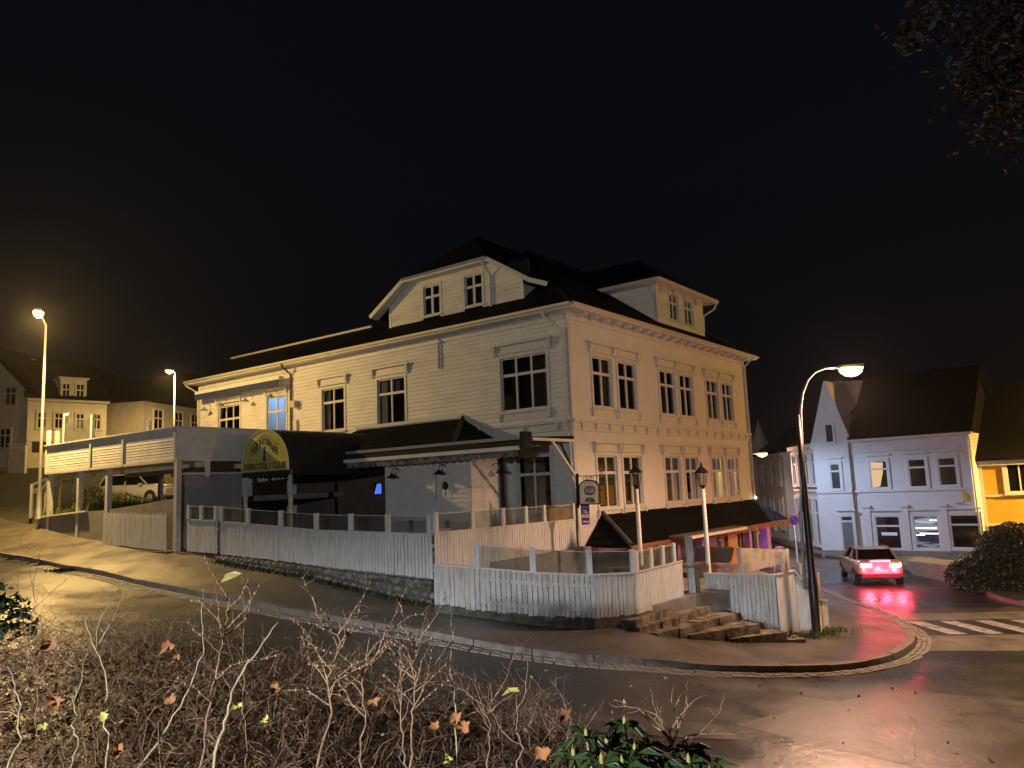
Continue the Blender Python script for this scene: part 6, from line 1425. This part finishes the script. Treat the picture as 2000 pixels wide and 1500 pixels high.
# rhododendron
rd = empty('rhododendron_bush', (.75, 3.1, bankz(.75, 3.1)), 'glossy green rhododendron with pale buds at the bottom of the hedge', 'bush')
mbl = MB(); mbb = MB(); mbs = MB()
for (px, py, y) in ((1145, 1440, 3.0), (1185, 1452, 3.1), (1220, 1415, 3.2), (1240, 1470, 2.9), (1265, 1455, 3.2), (1175, 1490, 2.8), (1290, 1490, 3.0), (1340, 1462, 3.3), (1120, 1475, 3.0), (1345, 1490, 3.0), (1215, 1495, 2.8), (1385, 1490, 3.3), (1255, 1490, 3.1)):
    tp = atY(px, py, y); b = Vector((tp.x*.8+.14, y, bankz(tp.x, y)))
    mbs.tube([b, b.lerp(tp, .6)+Vector((.03, 0, 0)), tp], [.009, .006, .004], 5)
    mbb = MB(); mbb.lathe(tp, [(.002, -.01), (.009, .004), (.007, .022), (.001, .036)], 6); mbb.build('bud', M['budcol'], rd)
    for k in range(9):
        a = 2*math.pi*k/9+random.uniform(-.2, .2); ln = random.uniform(.09, .13); dr_ = Vector((math.cos(a), math.sin(a), random.uniform(-.35, .25))).normalized(); sd_v = dr_.cross(Vector((0, 0, 1))).normalized()*ln*.16; mid = tp+dr_*ln*.5+Vector((0, 0, .012)); end = tp+dr_*ln+Vector((0, 0, -.02))
        mbl.face([tp, tp+dr_*ln*.2+sd_v*.7, mid+sd_v, end, mid]); mbl.face([tp, mid, end, mid-sd_v, tp+dr_*ln*.2-sd_v*.7])
mbl.build('leaves', M['leafgreen'], rd); mbs.build('stems', M['twig'], rd)
# dark evergreen sprig at the left edge
lp = atY(15, 1180, 3.3); shrub('evergreen_sprig', 'dark leafy sprig against the bright wet road at the left edge', 'plant', (lp.x-.08, lp.y, lp.z-.12), (.17, .17, .2), 420, .020, stems=5)
# a few leaves lying on the road
mb = MB(); random.seed(9)
for i in range(160):
    x = random.uniform(-14, 10); y = random.uniform(11.5, 19); 
    leaf(mb, Vector((x, y, G(x, y)-.115)), random.uniform(.02, .05))
for i in range(160):
    j = random.randrange(30, len(ks)-50); q_ = ks[j]; n = kn[j]; x = q_.x-n.x*random.uniform(.05, .4); y = q_.y-n.y*random.uniform(.05, .4); leaf(mb, Vector((x, y, G(x, y)-.1)), random.uniform(.02, .045))
tag(mb.build('leaf_litter', M['leafyellow']), kind='stuff')
# autumn tree reaching in at the upper right
random.seed(21)
tr = empty('tree', (9.7, 9.5, -4.4), 'dark autumn tree reaching into the night sky at the upper right', 'tree')
mb = MB(); mb.tube([(9.7, 9.5, -4.5), (9.6, 9.5, -1), (9.4, 9.6, 2), (8.9, 9.7, 4.6)], [.22, .18, .13, .06], 10)
boughs = [((9.4, 9.6, 3.2), (6.5, 9.6, 4.9)), ((9.3, 9.6, 3.8), (5.95, 9.8, 5.75)), ((9.2, 9.6, 4.2), (6.5, 9.4, 6.0)), ((9.3, 9.6, 2.9), (6.9, 9.4, 4.4)), ((9.3, 9.6, 3.5), (6.3, 9.2, 5.3))]
tips = []
for a, b in boughs:
    a = Vector(a); b = Vector(b); pts = [a.lerp(b, k/5)+Vector((0, 0, .25*math.sin(k/5*math.pi))) for k in range(6)]; mb.tube(pts, [.05*(1-.8*k/5) for k in range(6)], 6)
    for k in range(2, 6):
        for q in range(3): tips.append(pts[k]+Vector((random.gauss(0, .16), random.gauss(0, .3), random.gauss(0, .16))))
mb.build('trunk', M['twig'], tr)
mb = MB()
for t in tips:
    px_ = t
    for i in range(120):
        p = t+Vector((random.gauss(0, .17), random.gauss(0, .3), random.gauss(0, .16))); leaf(mb, p, random.uniform(.04, .075))
mb.build('crown', mat('dark_copper_leaf', (.022, .008, .005), .7, var=.5, vscale=9), tr)
